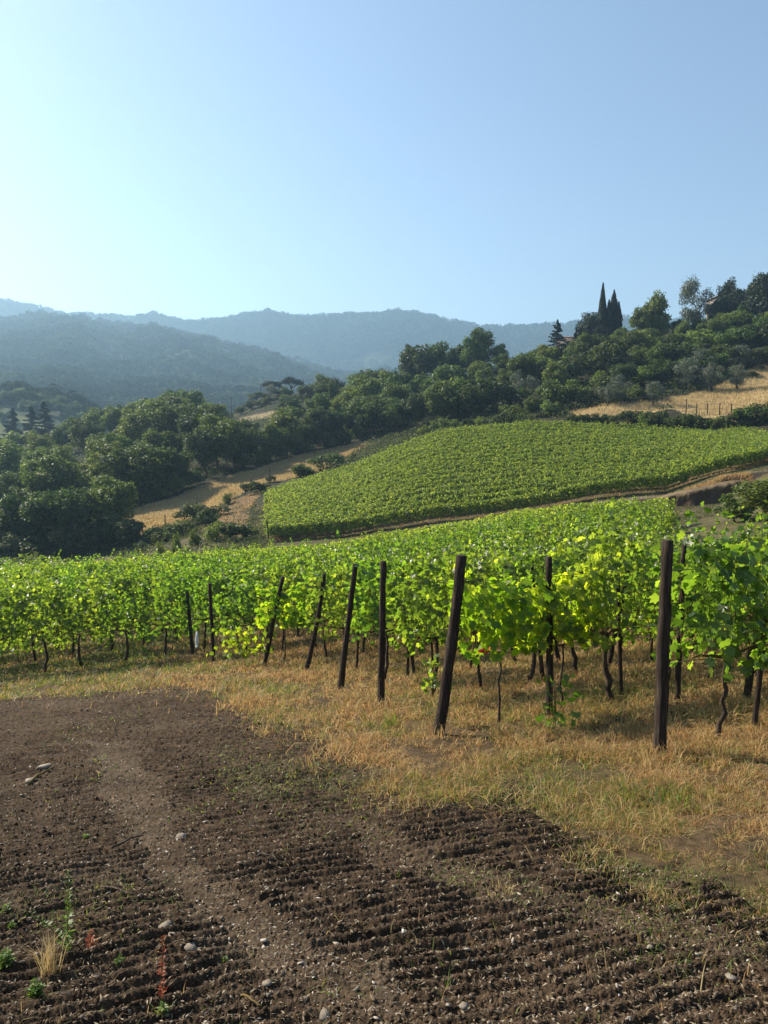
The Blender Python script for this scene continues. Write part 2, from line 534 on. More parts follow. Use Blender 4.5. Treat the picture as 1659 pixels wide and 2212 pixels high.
MIDPLOT = zone_d([(578, 75.5), (575, 84), (570, 97), (655, 104), (740, 110), (820, 116), (900, 120), (1130, 124), (1400, 118), (1560, 112), (1659, 104), (1950, 100), (1950, 86), (1659, 78), (1560, 76), (1440, 76), (1300, 74.5), (1100, 75), (950, 75.5), (750, 75.5)])
STRAW_L = zone_d([(230, 101), (280, 98.5), (370, 99), (450, 101), (500, 107), (560, 116), (620, 116), (665, 119), (720, 130), (800, 153), (775, 159), (690, 155), (600, 145), (500, 131), (400, 120), (310, 114), (235, 110)])
STRAW_R = zone_d([(1225, 129), (1330, 127), (1440, 128), (1560, 117.5), (1700, 113), (2000, 112), (2000, 165), (1659, 156), (1600, 150), (1480, 137), (1340, 133), (1230, 134)])
STRAW_C = zone_d([(505, 218), (560, 216), (605, 222), (600, 233), (520, 234)])
TRACK = zone_d([(930, 74.8), (1100, 74), (1300, 73.2), (1440, 73.8), (1560, 73.2), (1659, 75), (2000, 81), (2000, 77), (1659, 72), (1560, 70.4), (1440, 71.8), (1300, 71.5), (1100, 72), (930, 72.8)])
BARE = zone_d([(1440, 68.5), (1440, 55), (1500, 52), (1580, 55), (1600, 66), (1560, 67)])
BANK = zone_d([(1380, 71.6), (1380, 69.2), (1440, 69.0), (1560, 66.8), (1659, 69), (1659, 71), (1560, 69.6), (1440, 71.3)])
CUT = zone_d([(425, 93), (470, 84), (520, 80), (540, 95), (560, 110), (500, 106)])
FIELD_F = zone_d([(722, 2180), (760, 2210), (800, 2220), (850, 2205), (850, 2175), (780, 2172)])
FIELD_B = zone_d([(-100, 380), (0, 372), (110, 378), (125, 398), (60, 404), (-100, 400)])
FIELD_D = zone_d([(510, 1030), (640, 1030), (680, 1110), (560, 1120)])


def soil_mask(x, y):
    """0..1: how much of the spot is tilled soil"""
    nx = x + fbm(x * .9, y * .9, 4) * .7
    ny = y + fbm(x * .9 + 40, y * .9, 4) * 1.0 + fbm(x * 3 + 40, y * 3, 2) * .35
    t = 0
    for k in range(8):
        a_ = k * 2.4; r_ = .12 + .07 * k
        t = t + in_poly(nx + math.cos(a_) * r_, ny + math.sin(a_) * r_ * 1.5, SOIL)
    t = t / 8.0
    return np.where(y < 22, sstep(.2, .8, t + .5 * fbm(x * 5, y * 5, 2)), t)


def tint_at(x, y):
    n = x.size
    nx = x + fbm(x * .9, y * .9, 4) * .7
    ny = y + fbm(x * .9 + 40, y * .9, 4) * 1.0 + fbm(x * 3 + 40, y * 3, 2) * .35
    soil = soil_mask(x, y)
    lf = fbm(x * .55, y * .55, 3)
    c = np.empty((n, 3)); c[:] = (.075, .05, .027)
    c += (lf[:, None] * np.array([.05, .03, .012]))
    gw = sstep(.0, .35, fbm(x * .33 + 9, y * .33, 3))[:, None]
    c = c * (1 - .4 * gw) + np.array([.06, .058, .022]) * .4 * gw
    so = np.array([.054, .0355, .021]) + 0 * c
    pale = (np.maximum(in_poly(x + fbm(x * .9, y * .9, 2) * .3, y + fbm(x * .9 + 7, y * .9, 2) * .4, STRIP1), in_poly(x + fbm(x * .9, y * .9, 2) * .3, y, STRIP2) * .7) * .8 * (.6 + fbm(x * 2.2, y * 2.2, 3)) + sstep(.1, .5, fbm(x * .45 + 3, y * .7, 3)) * .5)[:, None]
    pale = np.clip(pale, 0, 1)
    so = so * (1 + .55 * fbm(x * 1.6, y * 6, 3)[:, None] + .4 * noise2(x * 7, y * 22)[:, None])
    so = so * (1 - pale) + np.array([.084, .060, .038]) * pale
    gr = (in_poly(nx, ny, GREENISH) * 1.0)[:, None] * np.clip(.55 + lf[:, None] * 1.5, 0, 1)
    so = so * (1 - .5 * gr) + np.array([.10, .09, .04]) * .5 * gr
    c = c * (1 - soil[:, None]) + so * soil[:, None]
    far = y > 24
    nxf = x + fbm(x * .12, y * .12, 3) * 2.0; nyf = y + fbm(x * .12 + 50, y * .12, 3) * 2.5
    fl = fbm(x * .06, y * .06, 3)[:, None]
    c = np.where(far[:, None], np.array([.085, .075, .032]) + fl * .03, c)
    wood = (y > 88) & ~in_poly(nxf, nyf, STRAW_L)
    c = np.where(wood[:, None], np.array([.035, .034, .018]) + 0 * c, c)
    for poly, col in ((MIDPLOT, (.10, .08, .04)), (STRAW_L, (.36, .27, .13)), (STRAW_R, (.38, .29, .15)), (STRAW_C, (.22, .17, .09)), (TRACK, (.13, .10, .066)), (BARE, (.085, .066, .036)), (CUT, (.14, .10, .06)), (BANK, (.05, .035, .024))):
        k = in_poly(nxf, nyf, poly) & far
        c = np.where(k[:, None], np.array(col) * (1 + .5 * fl), c)
    hl = fbm(x / 160, y / 160, 3)[:, None]
    hills = (y > 330)[:, None]
    hc = np.array([.045, .062, .026]) + hl * np.array([.02, .02, .008])
    for poly, col in ((FIELD_F, (.085, .10, .04)), (FIELD_B, (.11, .13, .045)), (FIELD_D, (.11, .09, .06))):
        nxx = x + fbm(x / 60, y / 60, 2) * 14; nyy = y + fbm(x / 60 + 5, y / 60, 2) * 10 * (y > 600)
        k = in_poly(nxx, nyy, poly)
        hc = np.where(k[:, None], np.array(col), hc)
    c = np.where(hills, hc, c)
    return np.clip(c, .008, .9), soil


# ------------------------------------------------------------------ ground meshes
def grid_faces(nr, nc):
    i = np.arange(nr - 1)[:, None] * nc; j = np.arange(nc - 1)[None, :]
    return np.stack([i + j, i + j + 1, i + nc + j + 1, i + nc + j], -1).reshape(-1, 4)


def soil_relief(x, y):
    """tilled furrows, clods and small bumps, in metres"""
    _, soil = tint_at(x, y)
    edge = sstep(-.2, .2, fbm(x * .7 + 2, y * .7, 2) + .1)
    q = y - .30 * x + .02 * x * x + fbm(x * .5, y * .5, 2) * .16 + fbm(x * 2.6, y * 2.6, 2) * .035
    amp = (.55 + .45 * sstep(-.3, .2, fbm(x * .4 + 31, y * .55, 2))) * (.55 + .45 * sstep(-.25, .1, fbm(x * 1.3 + 8, y * 3, 2)))
    wx_ = x + fbm(x * 1.5, y * 1.5, 2) * .22; wy_ = y + fbm(x * 1.5 + 5, y * 1.5, 2) * .3
    st = np.maximum(in_poly(wx_, wy_, STRIP1) * 1.0, in_poly(wx_, wy_, STRIP2) * .85)
    amp = np.maximum(amp, .5) * (.7 + .6 * noise2(x * 3.1, y * 9)) * (1 - .85 * st)
    tri = np.abs(((q / .125) % 1) * 2 - 1)
    fur = (sstep(.1, .95, tri) - .5) * .062 * amp
    cl = np.abs(noise2(x * 9, y * 16)) * (.022 + .02 * sstep(5, 10, y)) + np.abs(noise2(x * 26 + 3, y * 34)) * .017 + noise2(x * 52, y * 60) * .011
    z_s = fur + cl * 1.0 + fbm(x * 1.3, y * 1.3, 2) * .035
    z_g = fbm(x * 1.1, y * 1.1, 3) * .05 + noise2(x * 9, y * 9) * .018
    return z_s * soil + z_g * (1 - soil)


EDGE_Y = 24.0
ca = np.concatenate([np.arange(-2.2, -.62, .012), np.arange(-.62, .62, .0014), np.arange(.62, 2.2, .012)])
rr_ = np.exp(np.arange(math.log(1.6), math.log(EDGE_Y), .0038))
A2, Y2 = np.meshgrid(ca, rr_)
X2 = A2 * Y2
xf, yf = X2.ravel(), Y2.ravel()
zr = H(xf, yf)
fade = sstep(EDGE_Y, EDGE_Y - 2.5, yf) * sstep(2.2, 2.1, np.abs(xf / yf)) * sstep(1.6, 1.9, yf)
zf_ = zr + soil_relief(xf, yf) * fade
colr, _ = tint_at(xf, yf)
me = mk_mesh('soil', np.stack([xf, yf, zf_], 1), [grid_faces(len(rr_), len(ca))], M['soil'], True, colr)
o = link('tilled_soil', me); tag(o, 'dark tilled stony soil and grassy headland at the foot of the vines', 'soil', kind='structure')


def HG(x, y):
    return H(x, y)


# far ground: one sheet all round, dipping under the near sheet
ring_y = np.concatenate([np.exp(np.linspace(math.log(EDGE_Y - .3), math.log(330), 430)), np.exp(np.linspace(math.log(331), math.log(4200), 330))])
ca2 = np.concatenate([np.linspace(-1.5, -.75, 14)[:-1], np.linspace(-.75, .75, 620), np.linspace(.75, 1.5, 14)[1:]])
A3, Y3 = np.meshgrid(ca2, ring_y)
x3 = (A3 * Y3).ravel(); y3 = Y3.ravel()
z3 = H(x3, y3)
z3 = z3 + np.where(y3 < 330, fbm(x3 * .8, y3 * .8, 2) * .06 * sstep(24, 30, y3), 0)
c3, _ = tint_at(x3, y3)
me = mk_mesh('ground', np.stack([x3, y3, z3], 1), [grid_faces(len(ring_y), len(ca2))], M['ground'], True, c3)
o = link('hill_ground', me); tag(o, 'slopes and hills rising beyond the vineyard', 'hills', kind='structure')
gx, gy = np.meshgrid(np.linspace(-90, 90, 181), np.linspace(-60, EDGE_Y, 120))
inside = (np.abs(gx) < 2.0 * gy) & (gy > 2.2)
gz = H(gx, gy) - np.where(inside, .35, .03)
cc, _ = tint_at(gx.ravel(), gy.ravel())
me = mk_mesh('ground', np.stack([gx.ravel(), gy.ravel(), gz.ravel()], 1), [grid_faces(120, 181)], M['ground'], True, cc)
o = link('side_ground', me); tag(o, 'field around and behind the viewpoint', 'ground', kind='structure')

# ------------------------------------------------------------------ near vineyard layout
UX, UY = .86, .51           # row direction
VX, VY = -.51, .86          # headland direction, row to row
POSTS = [  # foot px,py, top px,py, distance, half width, bend, label
    (1424, 1645, 1441, 1167, 7.35, .066, 0.0, 'thick tall weathered post nearest the viewer, in front of large bright leaves'),
    (945, 1590, 997, 1200, 8.97, .075, .012, 'thick bent post leaning right, beside yellow backlit young vine'),
    (823, 1525, 828, 1212, 11.3, .058, 0.0, 'upright square post left of the thick bent one'),
    (735, 1480, 768, 1218, 13.5, .060, 0.0, 'leaning post with narrow top, between upright square post and vine with crooked trunk'),
    (660, 1455, 700, 1240, 16.4, .058, .02, 'leaning post standing in front of a crooked black vine trunk'),
    (570, 1440, 611, 1246, 18.1, .058, 0.0, 'most strongly leaning post, right of a low bright leafy clump'),
    (462, 1440, 453, 1261, 19.6, .052, 0.0, 'slim post tilting left, farthest left of the headland posts'),
]
ORD = ['first', 'second', 'third', 'fourth', 'fifth', 'sixth', 'seventh', 'eighth', 'ninth', 'tenth', 'eleventh', 'twelfth', 'thirteenth', 'fourteenth', 'fifteenth',
       'sixteenth', 'seventeenth', 'eighteenth', 'nineteenth', 'twentieth']


def ordinal(k):
    """0 -> first ..."""
    if k < 20:
        return ORD[k]
    tens = {2: 'twenty', 3: 'thirty', 4: 'forty', 5: 'fifty', 6: 'sixty', 7: 'seventy', 8: 'eighty', 9: 'ninety'}
    n = k + 1
    if n % 10 == 0:
        return {20: 'twentieth', 30: 'thirtieth', 40: 'fortieth', 50: 'fiftieth', 60: 'sixtieth', 70: 'seventieth', 80: 'eightieth', 90: 'ninetieth'}.get(n, 'hundredth')
    return tens[n // 10] + '-' + ORD[n % 10 - 1]


def post_mesh(base, top, hw, bend=0.0, k=4, seed=0):
    rg = np.random.default_rng(seed)
    b = np.array(base, float); t = np.array(top, float)
    n = 14
    s = np.linspace(-.08, 1, n)
    P = b[None] + (t - b)[None] * s[:, None]
    P[:, 0] += bend * np.sin(np.clip(s, 0, 1) * math.pi) * np.linalg.norm(t - b) * .9
    P[:, :2] += rg.normal(size=(n, 2)) * hw * .05
    g = Geo()
    rad = np.linspace(1.08, .92, n) * hw * .94 * (1 + rg.normal(size=n) * .03)
    V, F = tube(P - b, rad, 8, True, .05, rg)
    # squarish section
    g.add(V, F)
    me = g.mesh('post', M['post'], False)
    return me


row_start = []
for i, (fx, fy, tx, ty, d, hw, bend, lab) in enumerate(POSTS):
    a = pa(fx, fy)
    x, y = a * d, d
    z = Hs(x, y)
    # top at nearly the same distance
    dt = d + .02
    top = (pa(tx, ty) * dt, dt, ps(ty) * dt)
    row_start.append((x, y))
    me = post_mesh((x, y, z - .03), top, hw, bend, 4, 100 + i)
    o = link('vineyard_post', me, None, (x, y, z - .03))
    tag(o, lab, 'post', 'posts at the ends of the vine rows')
# rows further left start out of frame
for k in range(7, 24):
    bx, by = row_start[6]
    n_ = k - 6
    row_start.append((bx + VX * 2.45 * n_, by + VY * 2.45 * n_))

MAXY = zone_d([(p[0], p[1]) for p in PLOT_FAR])


def far_limit(x, y):
    a = x / y
    return np.interp(a, [pa(p[0], 1000) for p in PLOT_FAR], [p[1] for p in PLOT_FAR])


# ---- grapevine prototypes
def vine_proto(seed, nleaf, leaf=(.055, .095), top=2.15, bottom=.78, half=.62, thick=.26, trunk_r=.028, mat='vine', shoots=5, lean=.1):
    rg = np.random.default_rng(seed)
    # trunk in row-local coordinates: x along the row, y across
    n = 9
    s = np.linspace(0, 1, n)
    px = lean * np.sin(s * rg.uniform(1.5, 3.2)) * rg.choice([-1, 1]) + rg.normal(size=n) * .012
    pyy = rg.normal(size=n) * .02
    P = np.stack([px, pyy, s * 1.04 - .06], 1)
    V, F = tube(P, np.linspace(1.25, .75, n) * trunk_r, 7, True, .13, rg)
    tg = Geo(); tg.add(V, F)
    tmesh = tg.mesh('vine_trunk', M['bark'], True)
    cg = Geo()
    hx = P[-1]
    for sd in (-1, 1):
        L = rg.uniform(.35, .6)
        q = np.stack([hx[0] + sd * np.linspace(0, L, 6), hx[1] + rg.normal(size=6) * .015, hx[2] - .02 + .07 * np.sin(np.linspace(0, 2, 6)) + rg.normal(size=6) * .01], 1)
        V, F = tube(q, np.linspace(.75, .4, 6) * trunk_r, 6, True, .1, rg); cg.add(V, F)
    LP, LN, LU, LS = [], [], [], []
    for k in range(shoots * 2 + 4):
        x0 = rg.uniform(-half, half)
        hgt = top - rg.uniform(-.25, .45)
        bx = x0 + rg.normal() * .15; byy = rg.normal() * thick * .6
        m = 7
        ss = np.linspace(0, 1, m)
        droop = rg.uniform(0, .25) * rg.choice([0, 0, 1])
        q = np.stack([x0 + (bx - x0) * ss, byy * ss ** .7, 1.0 + (hgt - 1.0) * ss - droop * ss ** 4], 1)
        q[:, :2] += rg.normal(size=(m, 2)) * .02
        V, F = tube(q, np.linspace(.0055, .0025, m), 4, False, 0, rg); cg.add(V, F)
    cmesh = cg.mesh('vine_cane', M['cane'], True)
    # leaves: a ragged hedge, with random bumps and gaps
    cnt = 0
    want = nleaf
    zc = []
    while cnt < want:
        m = 600
        x = rg.uniform(-half - .08, half + .08, m)
        u = rg.beta(1.25, 1.05, m)
        z = bottom + (top - bottom) * u
        th = thick * (1.0 + .5 * np.sin(u * math.pi)) * (1 + .5 * noise2(x * 2.6 + seed * 7.3, z * 2.6))
        sgn = rg.choice([-1, 1], m)
        y = sgn * th * (1 - rg.power(2.4, m) * 0) * rg.power(2.0, m)
        keep = (noise2(x * 3.4 + seed * 3.1, z * 2.2 + 5) > -.16) & (z > bottom + .22 * noise2(x * 2.2 + seed, 0 * x + 3) + .12 * (rg.random(m) - .5)) \
            & (z < top + .32 * noise2(x * 3 + seed * 1.7, 0 * x + 9) + .1)
        x, y, z, sgn, u = x[keep], y[keep], z[keep], sgn[keep], u[keep]
        N = np.stack([rg.normal(size=len(x)) * .55, sgn * 1.0 + rg.normal(size=len(x)) * .5, .25 + .9 * u + rg.normal(size=len(x)) * .55], 1)
        LP.append(np.stack([x, y, z], 1)); LN.append(N)
        cnt += len(x)
    # shoot tips standing proud of the hedge
    for k in range(shoots):
        x0 = rg.uniform(-half, half); y0 = rg.normal() * .1
        dx, dy = rg.normal() * .28, rg.normal() * .28
        m = 11
        ss = np.linspace(0, 1, m)
        L = rg.uniform(.3, .8)
        p = np.stack([x0 + dx * ss, y0 + dy * ss, top - .15 + L * ss - .25 * ss ** 3 * rg.random()], 1)
        LP.append(p + rg.normal(size=p.shape) * .035)
        LN.append(rg.normal(size=(m, 3)) + np.array([0, 0, .6]))
    LP = np.concatenate(LP); LN = unit(np.concatenate(LN))
    up = np.stack([rg.normal(size=len(LP)) * .5, LN[:, 1] * .3, -.9 + rg.normal(size=len(LP)) * .4], 1)
    S = rg.uniform(leaf[0], leaf[1], len(LP)) * np.where(LP[:, 2] > top, .7, 1)
    V, F = vine_leaves(LP, LN, up, S)
    lm = mk_mesh('vine_leaves', V, [F], M[mat], False)
    return tmesh, cmesh, lm


PV = [vine_proto(20 + i, 330 + 30 * (i % 3), top=2.18 + .06 * (i % 4), bottom=.80, leaf=(.045, .088), shoots=9, trunk_r=.026 + .006 * (i % 3)) for i in range(8)]
PW = [vine_proto(40 + i, 430, top=2.2 + .08 * (i % 3), bottom=.62, leaf=(.045, .088), shoots=8, trunk_r=.036) for i in range(5)]
PY = [vine_proto(60 + i, 95, leaf=(.06, .10), top=1.95, bottom=.95, half=.55, thick=.2, trunk_r=.016, mat='vine_yellow', shoots=3, lean=.05) for i in range(3)]
PL = [vine_proto(70 + i, 330, leaf=(.055, .10), top=2.2, bottom=.85, half=.62, thick=.28, trunk_r=.026, shoots=7, lean=.05) for i in range(3)]

ROWNAME = ['the row behind the nearest thick post', 'the row of the bent post', 'the row of the upright square post', 'the row behind the narrow-topped leaning post',
           'the row of the post by the crooked trunk', 'the row of the strongest leaning post', 'the row of the slim left-tilting post']
ROT = math.atan2(UY, UX)
cands = []
for r, (sx, sy) in enumerate(row_start):
    t0 = (1.0, .95, .95, .9, .9, .6, .9)[r] if r < 7 else -26.0
    tt = np.arange(t0, 75, 1.1)
    for ti_, t in enumerate(tt):
        t = t + random.uniform(-.08, .08)
        x = sx + UX * t; y = sy + UY * t
        if y < 5:
            continue
        a = x / y
        if r >= 7 and y < 12.5:
            continue
        if y > far_limit(x, y):
            continue
        px_ = 829.5 + a * FPX
        if px_ < -650 or px_ > 2350 or (px_ > 1445 and y > 21):
            continue
        if r == 6 and t < 1.2:
            pass
        cands.append((r, t, x, y, px_))
# nearest / largest first
cands.sort(key=lambda c: c[3] + 2.0 * max(0, c[0] - 9))
N_THINGS = 290
inview = [c for c in cands if -90 < c[4] < 1790]
things = inview[:N_THINGS]
rest = inview[N_THINGS:] + [c for c in cands if c[4] <= -90 or c[4] >= 1790]
rowcount = {}
things.sort(key=lambda c: (c[0], c[1]))
for (r, t, x, y, px_) in things:
    k = rowcount.get(r, 0); rowcount[r] = k + 1
    z = Hs(x, y)
    e = empty('grapevine', (x, y, z), ROT + random.choice([0, math.pi]) + random.uniform(-.06, .06))
    if r == 1 and k < 2:
        pr = PY[k % 3]; adj = 'young yellow-leaved'
    elif r in (5,) and k == 0:
        pr = PY[2]; adj = 'low bright-leaved'
    elif r == 0:
        pr = PL[k % 3]; adj = 'large-leaved'
    else:
        pr = PV[(r * 3 + k * 5 + int(t * 7)) % 8] if r < 7 else PW[(r * 3 + k * 2 + int(t * 7)) % 5]; adj = 'leafy green'
    sc = random.uniform(.95, 1.07)
    e.scale = (1, 1, sc)
    link('trunk', pr[0], e)
    if y < 26:
        link('cane', pr[1], e)
    link('leaves', pr[2], e)
    if r < 7:
        lab = f'{adj} grapevine, {ordinal(k)} plant in {ROWNAME[r]}'
    else:
        lab = f'{adj} grapevine, {ordinal(k)} from the left in the {ordinal(r - 7)} row behind the slim left-tilting post'
    tag(e, lab, 'grapevine', 'grapevines in the near vineyard rows')

# ---- the remaining vines of the near plot and the whole far plot: one mass
def card_cloud(P, N, up, L, W, g):
    V, F = cards(P, unit(N), up, L, W)
    g.add(V, [F])


gv = Geo()
for (r, t, x, y, px_) in rest:
    z = Hs(x, y)
    m = 330
    rg = RNG
    lx = rg.uniform(-.6, .6, m); u = rg.beta(1.4, 1.0, m)
    lz = .6 + 1.6 * u + .22 * noise2(lx * 2 + t, lx * 0 + r)
    ly = rg.choice([-1, 1], m) * .36 * rg.power(2, m)
    P = np.stack([x + UX * lx - UY * ly, y + UY * lx + UX * ly, z + lz], 1)
    N = rg.normal(size=(m, 3)) * .6; N[:, 0] += -UY * np.sign(ly); N[:, 1] += UX * np.sign(ly); N[:, 2] += .2 + u * .8
    up = rg.normal(size=(m, 3)) * .6 + np.array([0, 0, -.7])
    card_cloud(P, N, up, rg.uniform(.16, .26, m), rg.uniform(.12, .2, m), gv)
bot = [(578, 75.8), (750, 75.9), (950, 76), (1100, 75.6), (1300, 75.2), (1440, 76.3), (1560, 76.6), (1659, 79), (1900, 86)]
topl = [(570, 97), (655, 104), (740, 110), (820, 116), (900, 120), (1130, 124), (1400, 118), (1560, 112), (1659, 104), (1900, 100)]
NROW = 19
for k in range(NROW):
    f = k / (NROW - 1)
    pxs = np.linspace(576 + random.uniform(-7, 9), 1760, 2400)
    Yb = np.interp(pxs, [p[0] for p in bot], [p[1] for p in bot]); Yt = np.interp(pxs, [p[0] for p in topl], [p[1] for p in topl])
    Yr = Yb + (Yt - Yb) * f
    xr = (pxs - 829.5) / FPX * Yr
    seg = np.concatenate([[0], np.cumsum(np.hypot(np.diff(xr), np.diff(Yr)))])
    per = 340 if k < 3 else 240
    m = int(seg[-1] * per)
    s_ = RNG.uniform(0, seg[-1], m)
    x = np.interp(s_, seg, xr); y = np.interp(s_, seg, Yr)
    u = RNG.beta(1.6, .9, m) if k > 2 else RNG.uniform(.12, 1, m)
    lz = .4 + 1.25 * u + .25 * noise2(s_ * .8 + k * 9, s_ * 0 + k) + .32 * noise2(s_ * 2.2 + k * 9, s_ * 0 + k)
    ly = RNG.normal(size=m) * .24
    x = x + RNG.normal(size=m) * .05
    P = np.stack([x, y + ly, H(x, y + ly) + lz], 1)
    N = RNG.normal(size=(m, 3)) * .7 + np.array([0, -.45, .55])
    up = RNG.normal(size=(m, 3)) * np.array([.9, .5, .5]) + np.array([.25, 0, .55])
    card_cloud(P, N, up, RNG.uniform(.2, .38, m), RNG.uniform(.1, .17, m), gv)
    # arching shoots
    m2 = int(seg[-1] * 11)
    s0 = RNG.uniform(0, seg[-1], m2)
    x0 = np.interp(s0, seg, xr); y0 = np.interp(s0, seg, Yr)
    dx = RNG.normal(size=m2) * .5 + .1; dy = RNG.normal(size=m2) * .3; L = RNG.uniform(.5, 1.25, m2)
    for j in range(7):
        tj = j / 6
        xx = x0 + dx * tj; yy = y0 + dy * tj
        zz = H(x0, y0) + 1.3 + L * tj - .45 * tj ** 3
        N = RNG.normal(size=(m2, 3)) + np.array([0, -.3, .8])
        up = np.stack([dx, dy, .2 + 0 * dx], 1) + RNG.normal(size=(m2, 3)) * .5
        card_cloud(np.stack([xx, yy, zz], 1), N, up, RNG.uniform(.16, .27, m2), RNG.uniform(.09, .15, m2), gv)
o = link('vineyard_rows', gv.mesh('vineyard_rows', M['vine_far']))
tag(o, 'dense green vineyard rows covering the sloping plot beyond the near vines', 'vineyard', kind='stuff')

# ---- intermediate posts and stakes
def stand_post(fx, fy, tx, ty, d, hw, lab, name='vineyard_post', group='slim posts among the vines', mat='post'):
    x, y = pa(fx, fy) * d, d
    z = Hs(x, y) - .03
    top = (pa(tx, ty) * d, d, ps(ty) * d)
    me = post_mesh((x, y, z), top, hw, 0, 4, int(fx))
    tag(link(name, me, None, (x, y, z)), lab, 'post', group)


stand_post(1187, 1565, 1185, 1203, 9.75, .052, 'slim straight upright post with leaves climbing its foot')
stand_post(1340, 1560, 1334, 1232, 10.9, .033, 'thin dark stake between two thicker posts, topped by leaves')
stand_post(895, 1432, 868, 1222, 14.6, .038, 'thin post tilting left behind the upright square post')
stand_post(880, 1436, 884, 1300, 14.5, .03, 'short dark stake crossing the thin left-tilting post')
stand_post(1172, 1470, 1147, 1210, 13.2, .042, 'thin post tilting left behind the slim straight one')
stand_post(1207, 1440, 1166, 1206, 15.5, .05, 'dark post half hidden between slim posts and leaves')
stand_post(1310, 1478, 1365, 1190, 13.5, .045, 'dark post leaning right among leaves left of the nearest thick post')
stand_post(1462, 1530, 1478, 1175, 10.2, .04, 'dark post hidden in leaves just behind the nearest thick post')
stand_post(1610, 1530, 1655, 1230, 9.9, .05, 'leaning dark post at the right edge beneath large leaves')
stand_post(1628, 1605, 1652, 1330, 8.35, .034, 'thin stake leaning right at the right edge of the grass')
stand_post(416, 1392, 404, 1278, 21.4, .055, 'broad dark post in the left hedge of vines beside a white strip')
stand_post(770, 1448, 780, 1235, 15.6, .03, 'thin dark stake right of the narrow-topped leaning post')
# white strip hanging on the vine
wx = hit(424, 1392)
q = np.stack([np.linspace(0, .015, 6), np.zeros(6), np.linspace(.05, .47, 6)], 1)
sg = Geo()
wv = []
for i_, p in enumerate(q):
    w_ = .055 * (1 - abs(i_ - 2.2) / 5)
    wv += [[p[0] - w_, p[1] + .01 * math.sin(i_ * 2), p[2]], [p[0] + w_, p[1] - .012, p[2]], [p[0] + w_, p[1] + .004, p[2]], [p[0] - w_, p[1] + .014 + .01 * math.sin(i_ * 2), p[2]]]
ff = []
for i_ in range(5):
    for j_ in range(4):
        ff.append([i_ * 4 + j_, i_ * 4 + (j_ + 1) % 4, i_ * 4 + 4 + (j_ + 1) % 4, i_ * 4 + 4 + j_])
sg.add(wv, [ff, [[0, 1, 2, 3], [20, 21, 22, 23]]])
y_ = 19.3
o = link('plastic_strip', sg.mesh('strip', M['white']), None, (pa(425, 1390) * y_, y_, ps(1402) * y_))
tag(o, 'white plastic strip hanging low on the broad dark post at left', 'plastic strip')

# ---- trellis wires
WN = ['nearest thick post', 'thick bent post', 'upright square post', 'narrow-topped leaning post', 'post by the crooked trunk', 'most strongly leaning post', 'slim left-tilting post']
for r in range(7):
    sx, sy = row_start[r]
    for h, hn in ((.98, 'low'), (1.35, 'middle'), (1.95, 'upper')):
        ts = np.linspace(0.02, 16, 40)
        x = sx + UX * ts; y = sy + UY * ts
        z = H(x, y) + h - .03 * np.sin(ts * 1.1) ** 2
        V, F = tube(np.stack([x, y, z], 1), .0038 + .00012 * sy, 4)
        g = Geo(); g.add(V, F)
        tag(link('trellis_wire', g.mesh('wire', M['wire'])), f'{hn} trellis wire running back from the {WN[r]}', 'wire', 'trellis wires along the vine rows')

# ---- leafy sprout climbing the slim straight post, low clump, red leaves
def leaf_clump(name, loc, n, size, ext, mat, lab, cat, stem=True):
    rg = RNG
    e = empty(name, loc)
    P = rg.normal(size=(n, 3)) * np.array(ext) * .5; P[:, 2] = rg.uniform(.02, ext[2], n)
    N = unit(rg.normal(size=(n, 3)) + np.array([0, -.6, .4]))
    up = rg.normal(size=(n, 3)) * .5 + np.array([0, 0, -.6])
    V, F = vine_leaves(P, N, up, rg.uniform(*size, n))
    link('leaves', mk_mesh('leaves', V, [F], M[mat]), e)
    if stem:
        g = Geo()
        for k in range(3):
            q = np.stack([np.linspace(0, rg.normal() * ext[0] * .4, 6), np.linspace(0, rg.normal() * .05, 6), np.linspace(-.03, ext[2] * .9, 6)], 1)
            V, F = tube(q, np.linspace(.008, .003, 6), 5); g.add(V, F)
        link('stem', g.mesh('stem', M['cane']), e)
    tag(e, lab, cat)
    return e


p = hit(1200, 1575); leaf_clump('vine_sprout', p, 60, (.035, .075), (.22, .18, .72), 'vine', 'low leafy vine sprout climbing the foot of the slim straight post', 'vine sprout')
y_ = 18.0; x_ = pa(528, 1400) * y_
leaf_clump('vine_sprout', (x_, y_, Hs(x_, y_) + .28), 190, (.05, .085), (.75, .3, .75), 'vine_yellow', 'low bright leafy vine clump left of the most strongly leaning post', 'vine sprout')
y_ = 9.6; x_ = pa(936, 1450) * y_
leaf_clump('vine_sprout', (x_, y_, Hs(x_, y_) + .45), 40, (.035, .07), (.16, .12, .5), 'vine', 'small hanging leafy shoot just left of the thick bent post', 'vine sprout')
y_ = 8.9; x_ = pa(1040, 1408) * y_
leaf_clump('red_leaf_cluster', (x_, y_, ps(1412) * y_), 6, (.03, .05), (.07, .05, .06), 'weed_red', 'few red leaves at the top of the thin young vine trunk', 'leaves', False)

